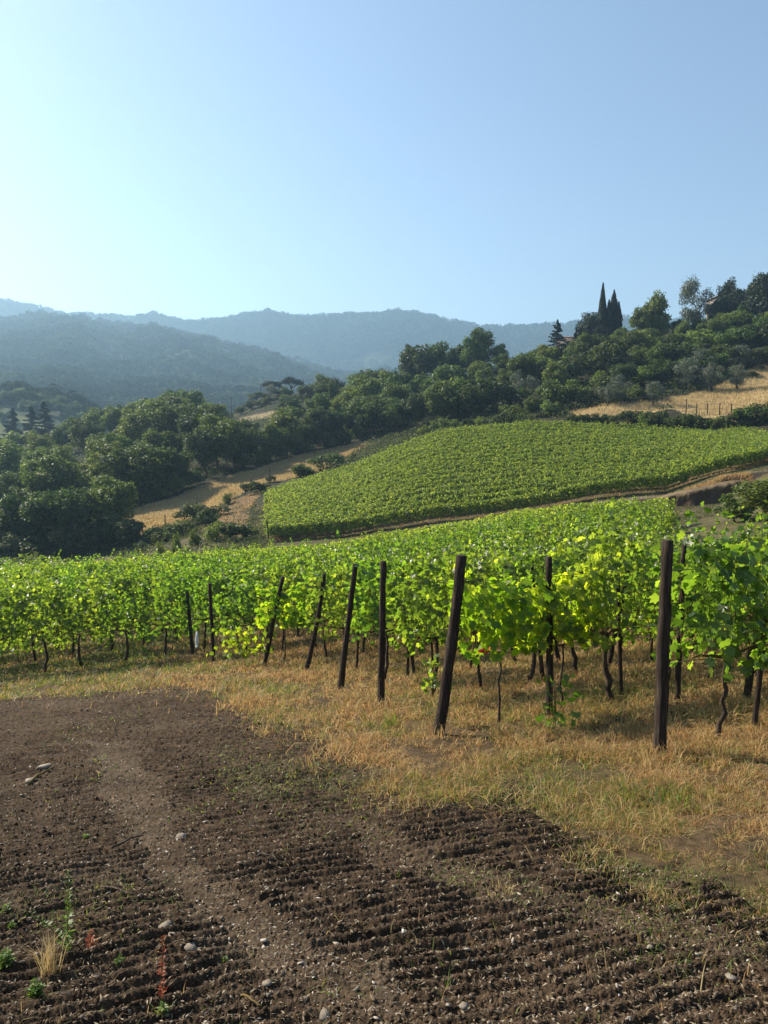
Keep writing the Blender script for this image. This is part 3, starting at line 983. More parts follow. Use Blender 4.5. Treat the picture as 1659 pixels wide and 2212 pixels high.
# ------------------------------------------------------------------ grass
def blades(x, y, h, w, lean, rng=RNG, z=None):
    n = len(x)
    if z is None:
        z = H(x, y)
    th = rng.uniform(0, 2 * np.pi, n)
    ph = rng.uniform(0, 2 * np.pi, n)
    B = np.stack([np.cos(th), np.sin(th), np.zeros(n)], 1) * (w[:, None] * .5)
    D = np.stack([np.cos(ph), np.sin(ph), np.zeros(n)], 1) * (lean * h)[:, None]
    b = np.stack([x, y, z - .02], 1)
    up = np.array([0, 0, 1.])
    m = b + D * .35 + up * (h * .6)[:, None]
    t = b + D + up * (h * (1 - .25 * np.minimum(lean, 1.5)))[:, None]
    V = np.stack([b - B, b + B, m + B * .75, m - B * .75, t], 1).reshape(-1, 3)
    q = np.arange(n)[:, None] * 5
    return V, [q + np.array([0, 1, 2, 3]), q + np.array([3, 2, 4])]


def sample_view(n, y0, y1, amax=.75, amin=-.85):
    n = int(n * (amax - amin) / 1.2)
    a = RNG.uniform(amin, amax, n)
    # density ~ 1/y so that the screen is evenly covered
    ly = RNG.uniform(math.log(y0), math.log(y1), n)
    y = np.exp(ly)
    return a * y, y


x, y = sample_view(700000, 2.6, 30, 1.05, -.85)
nx_ = x + fbm(x * .9, y * .9, 4) * .7 + RNG.normal(size=len(x)) * .2; ny_ = y + fbm(x * .9 + 40, y * .9, 4) * 1.0 + fbm(x * 3 + 40, y * 3, 2) * .35 + RNG.standard_t(3, size=len(x)) * .3
soil = in_poly(nx_, ny_, SOIL)
dens = (.62 + 1.1 * fbm(x * 1.4, y * 1.4, 3) + .9 * noise2(x * 4.5, y * 4.5)) * (.9 + .1 * sstep(4.5, 7, y)) + .1 * sstep(8, 12, y)
keep = ~soil & (RNG.random(len(x)) < dens)
x, y = x[keep], y[keep]
nx_, ny_ = nx_[keep], ny_[keep]
greenw = sstep(-.05, .35, fbm(x * .33 + 9, y * .33, 3)) * .26 + in_poly(nx_, ny_, GREEN_R) * .16 + fbm(x * .8, y * .8, 3) * .5 + .5 * sstep(-3, -8, x) * sstep(12, 15, y) + .10
isg = RNG.random(len(x)) < greenw
hh = np.where(isg, RNG.uniform(.05, .2, len(x)), RNG.uniform(.04, .21, len(x))) * (.85 + 1.0 * fbm(x * .6 + 77, y * .6, 3) + .8 * noise2(x * 4.5, y * 4.5)) * (.6 + .4 * sstep(5, 8, y))
hh = np.clip(hh, .03, .5)
ww = np.maximum(.004, .0009 * y) * RNG.uniform(.7, 1.5, len(x))
ln_ = RNG.uniform(.2, 2.0, len(x))
for nm, k, mt, lab in (('dry_grass', ~isg, 'dry', 'dry orange-brown grass between the vine rows'), ('green_grass', isg, 'green_grass', 'short green grass mixed into the dry headland')):
    V, F = blades(x[k], y[k], hh[k], ww[k], ln_[k])
    tag(link(nm, mk_mesh(nm, V, F, M[mt])), lab, 'grass', kind='stuff')

# sparse green sprouts and straw bits on the soil
x, y = sample_view(110000, 2.6, 20)
soil = in_poly(x, y, SOIL)
gq = in_poly(x + RNG.normal(size=len(x)) * .3, y + RNG.normal(size=len(x)) * .5, GREENISH) * .9 + sstep(.22, .5, fbm(x * .8 + 17, y * .8, 3)) * .35
sm_ = soil_mask(x, y)
gq = np.maximum(gq, (sm_ < .95) * .8)
gq = np.maximum(gq, in_poly(x, y, STRIP2) * .25 * (x > .3))
k = soil & (RNG.random(len(x)) < gq)
V, F = blades(x[k], y[k], RNG.uniform(.02, .08, k.sum()), np.maximum(.005, .0012 * y[k]) * RNG.uniform(.8, 1.6, k.sum()), RNG.uniform(.4, 1.6, k.sum()), z=H(x[k], y[k]) + soil_relief(x[k], y[k]))
tag(link('sparse_grass', mk_mesh('sparse_grass', V, F, M['green_grass'])), 'sparse low green sprouts on the tilled soil', 'grass', kind='stuff')
x, y = sample_view(24000, 2.6, 22)
k = in_poly(x, y, SOIL); x, y = x[k], y[k]
zz = H(x, y) + soil_relief(x, y) + .008
N = unit(RNG.normal(size=(len(x), 3)) * .35 + np.array([0, 0, 1]))
up = RNG.normal(size=(len(x), 3))
V, F = cards(np.stack([x, y, zz], 1), N, up, RNG.uniform(.008, .035, len(x)) + .0012 * y, RNG.uniform(.003, .008, len(x)) + .0005 * y)
tag(link('straw_litter', mk_mesh('straw_litter', V, [F], M['litter'])), 'pale chips and straw bits scattered over the soil', 'litter', kind='stuff')

# pebbles and clods
_ico = None


def ico(sub):
    import bmesh
    bm = bmesh.new(); bmesh.ops.create_icosphere(bm, subdivisions=sub, radius=1)
    V = np.array([v.co[:] for v in bm.verts]); F = np.array([[v.index for v in f.verts] for f in bm.faces]); bm.free()
    return V, F


def scatter_rocks(name, n, y0, y1, smin, smax, flat, mat, lab, cat, keepf=None, sub=1):
    IV, IF = ico(sub)
    x, y = sample_view(n, y0, y1)
    k = in_poly(x, y, SOIL)
    if keepf is not None:
        k &= keepf(x, y)
    x, y = x[k], y[k]; n = len(x)
    s = smin * (smax / smin) ** RNG.power(.42, n)
    V = IV[None] * (1 + RNG.normal(size=(n, len(IV), 1)) * .30)
    sc = np.stack([RNG.uniform(.7, 1.9, n), RNG.uniform(.5, 1.1, n), RNG.uniform(*flat, n)], 1)
    V = V * sc[:, None, :] * s[:, None, None]
    th = RNG.uniform(0, 2 * np.pi, n); c, si = np.cos(th), np.sin(th)
    V = np.stack([V[..., 0] * c[:, None] - V[..., 1] * si[:, None], V[..., 0] * si[:, None] + V[..., 1] * c[:, None], V[..., 2]], -1)
    tl = RNG.normal(size=(n, 2)) * .25
    V[..., 2] += V[..., 0] * tl[:, :1] + V[..., 1] * tl[:, 1:]
    z = H(x, y) + soil_relief(x, y)
    V += np.stack([x, y, z + s * .15], 1)[:, None, :]
    F = (np.arange(n)[:, None, None] * len(IV) + IF[None]).reshape(-1, 3)
    tag(link(name, mk_mesh(name, V.reshape(-1, 3), [F], M[mat])), lab, cat, kind='stuff')


scatter_rocks('pebbles', 15000, 2.6, 22, .0035, .014, (.22, .5), 'chip', 'pale pebbles strewn over the tilled soil', 'pebbles', lambda x, y: RNG.random(len(x)) < (.32 + .5 * in_poly(x, y, STRIP1)))
scatter_rocks('soil_clods', 95000, 2.6, 20, .0035, .014, (.35, .75), 'clod', 'dark crumbly soil clods along the furrows', 'soil clods', lambda x, y: RNG.random(len(x)) < (.75 - .35 * in_poly(x, y, STRIP1)))

# individual flat stones
IV1, IF1 = ico(1)
STN = [(357, 2005, .085, 'broad flat pale stone above the red-stemmed weed'), (372, 2027, .06, 'thin pale stone right beside the top of the red-stemmed weed'),
       (413, 2055, .062, 'flat grey stone right of the red-stemmed weed'), (95, 1662, .22, 'wide pale flat stone at the left edge of the tilled soil'),
       (65, 1690, .15, 'long low pale stone below the widest one at left'), (578, 2132, .05, 'dark rounded stone on the furrows at the bottom'),
       (390, 1812, .09, 'pale stone in the middle of the stony strip'), (578, 1928, .03, 'small white stone lying in the middle of the soil'),
       (1405, 2055, .035, 'pale angular stone near the right furrows'), (1580, 2120, .05, 'whitish stone in the furrows at bottom right'),
       (1002, 2185, .05, 'cream stone at the bottom edge right of centre'), (700, 2204, .06, 'rough pale stone at the very bottom of the soil')]
for i, (px_, py_, s, lab) in enumerate(STN):
    p = hit(px_, py_, 1.3)
    V = IV1 * (1 + RNG.normal(size=(len(IV1), 1)) * .2) * np.array([.6, .5, .25]) * s * min(1, .11 / s) ** .5
    V[:, 2] = np.clip(V[:, 2], -.1 * s, .1 * s) + V[:, 0] * .1
    o = link('stone', mk_mesh('stone', V, [IF1], M['pebble']), None, (p.x, p.y, p.z + .02)); o.rotation_euler = (0, 0, i * 1.3)
    tag(o, lab, 'stone', 'flat stones on the tilled soil')

# sticks
STK = [((245, 1838), (310, 1812), .010, 'long dark stick lying among stones at left of the soil'), ((560, 1850), (600, 1868), .008, 'short dark stick on the stony strip'),
       ((60, 1700), (118, 1660), .016, 'pale split stick by the wide flat stone'), ((215, 1925), (300, 1948), .008, 'thin dark twig right of the tall green weed'), ((520, 2165), (560, 2190), .006, 'bent pale twig near the bottom edge')]
for (a0, a1, r_, lab) in STK:
    p0 = hit(*a0, 1.3); p1 = hit(*a1, 1.3)
    s = np.linspace(0, 1, 7)
    P = np.array(p0)[None] * (1 - s[:, None]) + np.array(p1)[None] * s[:, None]
    P[:, 2] += .025 + .02 * np.sin(s * 3.1); P[:, :2] += RNG.normal(size=(7, 2)) * .01
    V, F = tube(P - P[0], np.linspace(1, .6, 7) * r_, 6, True, .1)
    g = Geo(); g.add(V, F)
    tag(link('stick', g.mesh('stick', M['bark'] if 'dark' in lab else M['cane']), None, tuple(P[0])), lab, 'stick', 'sticks on the tilled soil')

# ------------------------------------------------------------------ weeds and tufts
def weed(loc, h, nl, leafL, mat, lab, cat='weed', lean=(.05, 0), stem_mat='cane', name='weed', spread=.05, branches=1):
    rg = RNG
    e = empty(name, loc)
    g = Geo(); P = []; N = []; U = []; S = []
    for b in range(branches):
        f = 1 if b == 0 else rg.uniform(.35, .7)
        dx = lean[0] + (0 if b == 0 else rg.normal() * .3); dy = lean[1] + (0 if b == 0 else rg.normal() * .3)
        s = np.linspace(-.04, 1, 10)
        q = np.stack([dx * h * s ** 1.5 + rg.normal(size=10) * .003, dy * h * s ** 1.5, s * h * f], 1)
        V, F = tube(q, np.linspace(.005, .0018, 10), 5); g.add(V, F)
        m = int(nl * f)
        t = rg.uniform(.05, 1, m)
        c = np.stack([np.interp(t, s, q[:, i]) for i in range(3)], 1)
        th = np.arange(m) * 2.4 + rg.normal(size=m) * .3
        d = np.stack([np.cos(th), np.sin(th), rg.uniform(-.1, .6, m)], 1)
        L = leafL * (1.15 - .6 * t) * rg.uniform(.7, 1.2, m)
        P.append(c + d * L[:, None] * .55); U.append(d); N.append(np.stack([-d[:, 0] * .4, -d[:, 1] * .4, np.ones(m)], 1) + rg.normal(size=(m, 3)) * .3); S.append(L)
    P = np.concatenate(P); N = unit(np.concatenate(N)); U = np.concatenate(U); S = np.concatenate(S)
    V, F = cards(P, N, U, S, S * .42)
    link('leaves', mk_mesh('leaves', V, [F], M[mat]), e)
    link('stem', g.mesh('stem', M[stem_mat], True), e)
    tag(e, lab, cat)
    return e


def tuft(loc, n, h, spread, mat, lab, lean=.7, w=.004, name='grass_tuft', group=None):
    x = RNG.normal(size=n) * spread; y = RNG.normal(size=n) * spread
    V, F = blades(x, y, RNG.uniform(.5, 1, n) * h, np.full(n, w) * RNG.uniform(.7, 1.4, n), RNG.uniform(.05, lean, n), z=np.zeros(n))
    o = link(name, mk_mesh(name, V, F, M[mat]), None, loc)
    tag(o, lab, 'grass tuft', group)


def h_between(p, py):
    return ps(py) * p.y - p.z


p = hit(148, 2062, 1.3); weed(p, h_between(p, 1880), 90, .036, 'weed', 'tall upright green weed with small leaves at bottom left', branches=3)
p = hit(350, 2165, 1.3); weed(p, h_between(p, 2020), 70, .026, 'weed_red', 'upright weed with red leaves and stem near the bottom edge', lean=(.06, 0))
p = hit(352, 2195, 1.3); weed(p, .07, 22, .03, 'weed', 'low green leaves at the foot of the red-stemmed weed', branches=3)
p = hit(105, 2105, 1.3); tuft(p, 90, h_between(p, 1990), .025, 'straw', 'straw-coloured dry grass tuft below the tall green weed', .6, .0035)
p = hit(75, 2155, 1.3); weed(p, .10, 60, .034, 'weed', 'bushy low green plant under the dry grass tuft', branches=7)
p = hit(12, 2090, 1.3); weed(p, .10, 60, .045, 'weed', 'yellow-green leafy plant at the left edge near the bottom', branches=6)
p = hit(8, 1972, 1.3); weed(p, .07, 22, .04, 'weed', 'small sprig poking in at the left edge', branches=3, lean=(.5, 0))
p = hit(25, 2005, 1.3); weed(p, .04, 30, .025, 'weed', 'tiny green rosette left of the tall green weed', branches=5)
p = hit(255, 2085, 1.3); weed(p, .06, 26, .03, 'weed', 'small pale green seedling between tall green weed and red weed', branches=4, lean=(.4, .1))
p = hit(195, 2045, 1.3); weed(p, .10, 30, .028, 'weed_red', 'small reddish weed right of the tall green weed', branches=3)
p = hit(485, 2080, 1.3); weed(p, .035, 18, .022, 'weed', 'tiny green seedling right of the flat grey stone', branches=4)
p = hit(185, 1815, 1.3); weed(p, .05, 26, .03, 'weed', 'small green weed beside pale stones on the left soil', branches=5)
p = hit(600, 1508); tuft(p, 60, .34, .16, 'green_grass', 'green weedy grass clump in front of the leaning posts', .9, .014)
p = hit(845, 1575); tuft(p, 40, .34, .05, 'green_grass', 'bright green grass tuft below the upright square post', .8, .011)
p = hit(362, 1452); tuft(p, 40, .26, .1, 'green_grass', 'small dark green tuft near the soil edge at left', .9, .02)
p = hit(430, 1440); tuft(p, 40, .26, .12, 'green_grass', 'small green tuft left of the slim left-tilting post', .9, .02)
p = hit(1460, 1745); tuft(p, 60, .28, .09, 'green_grass', 'tall green grass clump right of the soil edge', .8, .009)
p = hit(1090, 1930); tuft(p, 45, .13, .05, 'straw', 'yellowish grass tuft standing alone in the furrows', 1.0, .005)
p = hit(1440, 2035); tuft(p, 60, .08, .12, 'green_grass', 'flat green tuft spreading over the right furrows', 1.3, .005)
p = hit(1350, 2045); tuft(p, 30, .05, .08, 'green_grass', 'small flat tuft left of the spreading green one', 1.3, .005)
p = hit(660, 1462); tuft(p, 30, .25, .08, 'dry', 'dry grass around the foot of the post by the crooked trunk', .9, .014)
p = hit(1425, 1655); tuft(p, 70, .28, .10, 'dry', 'dry grass around the foot of the nearest thick post', .8, .008)
p = hit(948, 1600); tuft(p, 60, .25, .10, 'dry', 'dry grass around the foot of the thick bent post', .8, .009)

# ------------------------------------------------------------------ trees
def crown_cards(rg, centres, radii, per, L, W, shell=.72, updir=None, flat=.0):
    P, N, U = [], [], []
    for c, r in zip(centres, radii):
        m = int(per * r * r)
        d = unit(rg.normal(size=(m, 3)))
        rad = r * (shell + (1.08 - shell) * rg.random(m)) * (1 + .65 * noise2(d[:, 0] * 2.3 + c[0] * 3, d[:, 2] * 2.3 + c[1] * 3))
        rad = rad * np.where(rg.random(m) < .12, rg.uniform(1.0, 1.5, m), 1)
        P.append(c + d * rad[:, None] * np.array([1, 1, 1 - flat]))
        N.append(d * .8 + rg.normal(size=(m, 3)) * .65 + np.array([0, 0, .25]))
        U.append(rg.normal(size=(m, 3)) + (updir if updir is not None else np.array([0, 0, -.3])))
    P = np.concatenate(P); N = unit(np.concatenate(N)); U = np.concatenate(U)
    m = len(P)
    return cards(P, N, U, rg.uniform(.7, 1.35, m) * L, rg.uniform(.7, 1.3, m) * W)


def trunk_limbs(rg, h_fork, r0, targets, top=None):
    g = Geo()
    n = 6
    s = np.linspace(0, 1, n)
    P = np.stack([rg.normal() * .25 * s + rg.normal(size=n) * .04, rg.normal() * .25 * s + rg.normal(size=n) * .04, -.4 + s * (h_fork + .4)], 1)
    V, F = tube(P, np.linspace(1.3, .8, n) * r0, 8, True, .05, rg); g.add(V, F)
    for c in targets:
        ss = np.linspace(0, 1, 6)[:, None]
        q = P[-1][None] * (1 - ss) + np.asarray(c)[None] * ss
        q[:, 2] += np.sin(ss[:, 0] * 3.1) * .25; q[1:-1] += rg.normal(size=(4, 3)) * .1
        V, F = tube(q, np.linspace(.55, .12, 6) * r0, 6, True, .05, rg); g.add(V, F)
    return g.mesh('tree_trunk', M['bark'], True)


def broadleaf(seed, Ht=9.0, rx=3.5, zc=.58, rz=.43, nc=24, cr=(.6, 1.4), mat='tree', per=250, L=.40, W=.25, low=False):
    rg = np.random.default_rng(seed)
    cs, rs = [], []
    for k in range(nc):
        d = unit(rg.normal(size=3)); d[2] = d[2] * .9 + .1
        f = rg.uniform(.5, 1.0)
        r = rg.uniform(*cr) * (1.15 - .35 * f)
        lop = 1 + .34 * math.sin(2 * math.atan2(d[1], d[0]) + seed)
        c = np.array([d[0] * (rx - r * .6) * f * lop, d[1] * (rx - r * .6) * f, Ht * zc + d[2] * (Ht * rz - r * .55) * f])
        cs.append(c); rs.append(r)
    V, F = crown_cards(rg, cs, rs, per, L, W)
    k = V[:, 2] > .25
    cm = mk_mesh('tree_crown', V, [F], M[mat])
    order = np.argsort([-c[2] for c in cs])[:7]
    tm = trunk_limbs(rg, Ht * .3, .17 * Ht / 9, [cs[i] for i in order] + [cs[i] for i in range(3)])
    return tm, cm, Ht


PT = {}
PT['broadleaf_tree'] = [broadleaf(200 + i, 9, 3.3 + .4 * (i % 3), nc=34 + 4 * (i % 3)) for i in range(6)]
PT['light_tree'] = [broadleaf(230 + i, 9, 3.3, mat='tree_light', nc=32) for i in range(3)]
PT['tall_tree'] = [broadleaf(240 + i, 12, 3.3, .55, .45, nc=42, cr=(.75, 1.25), mat='tree_light' if i == 1 else 'tree', per=170) for i in range(2)]
PT['shrub'] = [broadleaf(250 + i, 3.2, 2.2, .46, .46, nc=20, cr=(.4, .8), per=330, L=.34, W=.2, mat='tree' if i % 2 == 0 else 'scrub') for i in range(4)]
PT['light_shrub'] = [broadleaf(260 + i, 3.2, 1.9, .46, .48, nc=17, cr=(.4, .75), per=300, L=.34, W=.18, mat='tree_light') for i in range(2)]


def olive(seed):
    rg = np.random.default_rng(seed)
    cs, rs = [], []
    for k in range(13):
        d = unit(rg.normal(size=3))
        cs.append(np.array([d[0] * 1.35, d[1] * 1.35, 2.8 + d[2] * 1.45 + .1])); rs.append(rg.uniform(.55, .85))
    V, F = crown_cards(rg, cs, rs, 620, .30, .075, .5, np.array([0, 0, .5]))
    cm = mk_mesh('olive_crown', V, [F], M['olive'])
    tm = trunk_limbs(rg, 1.2, .15, cs[:6])
    return tm, cm, 4.9


PT['dark_tree'] = [broadleaf(270 + i, 9, 3.2, nc=36, mat='dark_leaf', per=230, L=.42, W=.2) for i in range(3)]
PT['olive_tree'] = [olive(300 + i) for i in range(3)]


def cypress(seed, Ht=12.0, rad=.85, ragged=.15, split=1):
    rg = np.random.default_rng(seed)
    m = 5200
    P = []; N = []
    t = rg.random(m) ** .9
    prof = np.interp(t, [0, .06, .25, .6, .85, 1.0], [.55, .95, 1.0, .78, .36, .03]) * rad
    th = rg.uniform(0, 2 * np.pi, m)
    bumps = 1 + ragged * noise2(th * 1.5 + seed, t * 9) * 1.6
    rr = prof * bumps * rg.uniform(.6, 1.06, m)
    P = np.stack([np.cos(th) * rr, np.sin(th) * rr, .35 + t * (Ht - .35)], 1)
    N = np.stack([np.cos(th), np.sin(th), .2 + 0 * th], 1) + rg.normal(size=(m, 3)) * .35
    U = np.stack([np.cos(th) * .15, np.sin(th) * .15, 1 + 0 * th], 1) + rg.normal(size=(m, 3)) * .12
    V, F = cards(P, unit(N), U, rg.uniform(.4, .8, m), rg.uniform(.12, .22, m))
    g = Geo(); q = np.stack([np.zeros(5), np.zeros(5), np.linspace(-.4, Ht * .8, 5)], 1)
    VV, FF = tube(q, np.linspace(.2, .04, 5), 7); g.add(VV, FF)
    return g.mesh('cypress_trunk', M['bark'], True), mk_mesh('cypress_crown', V, [F], M['dark']), Ht


PT['cypress_tree'] = [cypress(320), cypress(321, 12, 1.45, .35), cypress(322, 12, 1.1, .25)]


def conifer(seed, Ht=10.0, rad=2.6):
    rg = np.random.default_rng(seed)
    P, N, U = [], [], []
    g = Geo(); q = np.stack([np.zeros(6), np.zeros(6), np.linspace(-.4, Ht, 6)], 1)
    VV, FF = tube(q, np.linspace(.2, .02, 6), 7); g.add(VV, FF)
    nb = 70
    for k in range(nb):
        t = k / nb
        z = Ht * (.1 + .9 * t); L = rad * (1 - t) ** .85 * rg.uniform(.65, 1.1) + .15
        th = rg.uniform(0, 2 * np.pi)
        m = int(90 * L / rad * 1.3) + 14
        s = rg.random(m) ** .7
        spread = .22 * L * (1 - s * .6)
        bx = np.cos(th) * L * s - np.sin(th) * rg.normal(size=m) * spread
        by = np.sin(th) * L * s + np.cos(th) * rg.normal(size=m) * spread
        bz = z - .28 * L * s + .15 * L * s ** 2 + rg.normal(size=m) * .1
        P.append(np.stack([bx, by, bz], 1)); N.append(rg.normal(size=(m, 3)) * .5 + np.array([0, 0, 1.])); U.append(np.stack([np.cos(th) + 0 * s, np.sin(th) + 0 * s, -.3 + 0 * s], 1) + rg.normal(size=(m, 3)) * .4)
    P = np.concatenate(P); N = unit(np.concatenate(N)); U = np.concatenate(U); m = len(P)
    V, F = cards(P, N, U, rg.uniform(.3, .55, m), rg.uniform(.1, .2, m))
    return g.mesh('conifer_trunk', M['bark'], True), mk_mesh('conifer_crown', V, [F], M['dark']), Ht


PT['conifer_tree'] = [conifer(330), conifer(331, 10, 2.0)]


def umbrella(seed):
    rg = np.random.default_rng(seed)
    cs, rs = [], []
    for k in range(20):
        a = rg.uniform(0, 2 * np.pi); f = math.sqrt(rg.random()) * 3.6
        cs.append(np.array([math.cos(a) * f, math.sin(a) * f, 7.1 + 1.3 * (1 - (f / 3.6) ** 2) + rg.normal() * .2])); rs.append(rg.uniform(.9, 1.25))
    V, F = crown_cards(rg, cs, rs, 200, .34, .15, .6, np.array([0, 0, .6]), .35)
    return trunk_limbs(rg, 5.0, .24, cs[:8]), mk_mesh('pine_crown', V, [F], M['dark']), 9.2


PT['pine_tree'] = [umbrella(340), umbrella(341)]
CATS = {'dark_tree': ('broadleaf_tree', 'tree'), 'light_tree': ('broadleaf_tree', 'tree'), 'tall_tree': ('broadleaf_tree', 'tree'), 'broadleaf_tree': ('broadleaf_tree', 'tree'), 'shrub': ('shrub', 'shrub'), 'light_shrub': ('shrub', 'shrub'),
        'olive_tree': ('olive_tree', 'olive tree'), 'cypress_tree': ('cypress_tree', 'cypress'), 'conifer_tree': ('conifer_tree', 'conifer'), 'pine_tree': ('pine_tree', 'pine tree')}
tree_count = 0


def tree(kind, x, y, h, lab, group=None, var=None, wide=1.0, z=None):
    global tree_count
    lst = PT[kind]
    pr = lst[(var if var is not None else tree_count) % len(lst)]
    tree_count += 1
    z = Hs(x, y) if z is None else z
    s = h / pr[2]
    e = empty(CATS[kind][0], (x, y, z), random.uniform(0, 6.28), (s * wide, s * wide, s))
    link('trunk', pr[0], e); link('crown', pr[1], e)
    tag(e, lab, CATS[kind][1], group)
    return e


def tree_px(kind, px, d, top, lab, group=None, var=None, wide=1.0, zoff=0.0):
    x, y = pa(px, top) * d, d
    z = Hs(x, y) + zoff
    h = ps(top) * d - z
    return tree(kind, x, y, max(h, 1.2), lab, group, var, wide, z)


# feature trees ---------------------------------------------------------------
tree_px('cypress_tree', 1303, 200, 613, 'tall slender dark cypress on the hilltop, tallest of the cypresses', var=0, wide=1.05)
tree_px('cypress_tree', 1327, 201, 628, 'broad ragged dark cypress right of the tall slender one', var=1, wide=1.05)
tree_px('cypress_tree', 1316, 200, 648, 'shorter cypress squeezed between slender and broad ones', var=2, wide=1.15)
tree_px('cypress_tree', 1337, 200, 652, 'small cypress on the right flank of the broad ragged one', var=2, wide=1.2)
tree_px('conifer_tree', 1204, 196, 690, 'dark conical conifer on the crest left of the cypresses', var=0, wide=1.35)
tree_px('conifer_tree', 1245, 197, 705, 'small dark conifer between low house and cypresses', var=1)
tree_px('dark_tree', 1270, 198, 674, 'dark round tree just left of the cypresses', var=2)
tree_px('dark_tree', 1300, 194, 700, 'dark bushy tree at the foot of the cypresses', var=3, wide=1.2)
tree_px('light_tree', 1420, 192, 634, 'bright green spreading tree right of the cypresses', var=0, wide=1.0)
tree_px('light_tree', 1385, 190, 665, 'bright green lower tree leaning out left of the spreading one', var=1)
tree_px('olive_tree', 1503, 198, 605, 'grey-green upright tree on the hilltop near the house roof', var=0, wide=.8)
tree_px('dark_tree', 1575, 205, 603, 'dark pointed tree beside the house roof', var=1, wide=.75)
tree_px('dark_tree', 1560, 196, 640, 'dark bushy tree hiding the house on the hilltop', var=4)
tree_px('dark_tree', 1650, 190, 574, 'large dark tree crown at the upper right edge', var=0, wide=.95)
tree_px('dark_tree', 1630, 198, 610, 'dark dense tree under the largest crown', var=5)
tree_px('broadleaf_tree', 1024, 203, 728, 'leafy tree filling the gap left of the tall rounded tree', var=3, wide=.9)
tree_px('light_tree', 1078, 202, 742, 'leafy tree just right of the tall rounded tree', var=1, wide=1.0)
tree_px('tall_tree', 1046, 205, 697, 'tall rounded tree standing above the wood on the crest', var=0, wide=1.05)
tree_px('broadleaf_tree', 900, 215, 742, 'spreading tree at the left end of the crest group', var=1)
tree_px('broadleaf_tree', 948, 212, 739, 'round leafy tree in the middle of the crest group', var=0)
tree_px('broadleaf_tree', 1000, 208, 738, 'narrow tree between the round one and tall one on the crest', var=2, wide=.8)
tree_px('pine_tree', 588, 282, 822, 'dark flat-topped umbrella pine, left of a pair', var=0, wide=1.1, zoff=-3.2)
tree_px('pine_tree', 630, 282, 815, 'dark flat-topped umbrella pine, right of a pair', var=1, wide=1.1, zoff=-3.2)
tree_px('conifer_tree', 95, 250, 868, 'tall dark conifer behind the wood at far left', var=0, wide=1.5)
tree_px('conifer_tree', 66, 250, 878, 'dark conifer left of the tallest one behind the wood', var=1, wide=1.6)
tree_px('conifer_tree', 26, 260, 882, 'hazy conifer nearest the left edge behind the wood', var=1, wide=1.6)
for i, px_ in enumerate((1484, 1538, 1598)):
    tree_px('olive_tree', px_, 142 - i * 2, (775, 780, 786)[i], ('round grey olive tree, left of three on the dry slope', 'bushy grey olive tree, middle of three on the dry slope', 'dark grey olive tree, right of three on the dry slope')[i], 'three olive trees on the dry slope', i, 1.15)
tree_px('olive_tree', 1645, 150, 792, 'grey olive tree at the right edge of the dry slope', var=1, wide=1.3)
tree_px('shrub', 1568, 147, 800, 'dark bush between two of the three olive trees', var=0, wide=1.3)
tree_px('shrub', 1626, 146, 812, 'dark bush right of the three olive trees', var=2, wide=1.3)
tree_px('olive_tree', 1340, 134, 812, 'broad pale olive tree in front of the scrub slope', var=0, wide=1.1)
tree_px('olive_tree', 1312, 133, 825, 'small pale olive left of the broad one', var=1, wide=.9)
tree_px('olive_tree', 1415, 131, 822, 'small pale olive standing alone in dry grass', var=2, wide=.95)
tree_px('olive_tree', 1128, 150, 795, 'silvery shrub-like olive in the scrub', var=1, wide=1.1)
tree_px('shrub', 655, 117.5, 1000, 'dark round shrub at the corner of the upper vineyard', var=0, wide=1.7)
tree_px('shrub', 710, 126, 978, 'dark shrub above the vineyard edge, right of the round one', var=2, wide=1.7)
tree_px('shrub', 760, 133, 985, 'small dark shrub at the end of the straw field', var=0, wide=1.5)
tree_px('shrub', 550, 108, 1038, 'dark shrub at the upper left corner of the sloping vineyard', var=1, wide=1.7)
tree_px('light_shrub', 490, 104, 1060, 'pale feathery shrub beside the wire fence', var=0, wide=.8)
tree_px('shrub', 585, 115, 1040, 'tiny shrub next to a fence post by the straw field', var=1)
tree_px('shrub', 430, 96, 1085, 'dark green shrub with yellow top by the fence', var=3, wide=1.8)
tree_px('shrub', 505, 78, 1128, 'large dark shrub with loose twigs in the gully', var=2, wide=1.6)
tree_px('light_shrub', 460, 80, 1122, 'greyish shrub left of the loose twiggy one', var=1)
tree_px('light_shrub', 380, 75, 1140, 'slender green sapling in the gully', var=0, wide=.35)
tree_px('light_shrub', 345, 74, 1165, 'short sapling left of the slender one', var=1, wide=.35)
tree_px('light_shrub', 420, 78, 1135, 'pale sapling right of the slender one', var=0, wide=.5)
tree_px('shrub', 335, 92, 1135, 'small round bush at the lower end of the straw field', var=0, wide=1.6)
tree_px('light_shrub', 50, 60, 1185, 'pale green shrub at the left foot of the wood', var=0, wide=1.3)
tree_px('light_shrub', 20, 56, 1195, 'low pale shrub at the left edge behind the vines', var=1, wide=1.2)
tree_px('light_tree', 1662, 44, 1026, 'feathery green tree at the right edge above the vines', var=2, wide=2.1)
tree_px('light_shrub', 1596, 47, 1062, 'green bush left of the feathery tree at right edge', var=1, wide=1.3)

tree_px('dark_tree', 1600, 200, 622, 'broad dark tree between the house roof and the largest crown', var=1, wide=1.1)
tree_px('broadleaf_tree', 1655, 196, 655, 'dense tree at the right edge on the hilltop', var=0, wide=1.2)
tree_px('dark_tree', 1540, 203, 648, 'dark tree left of the house roof', var=3, wide=1.0)
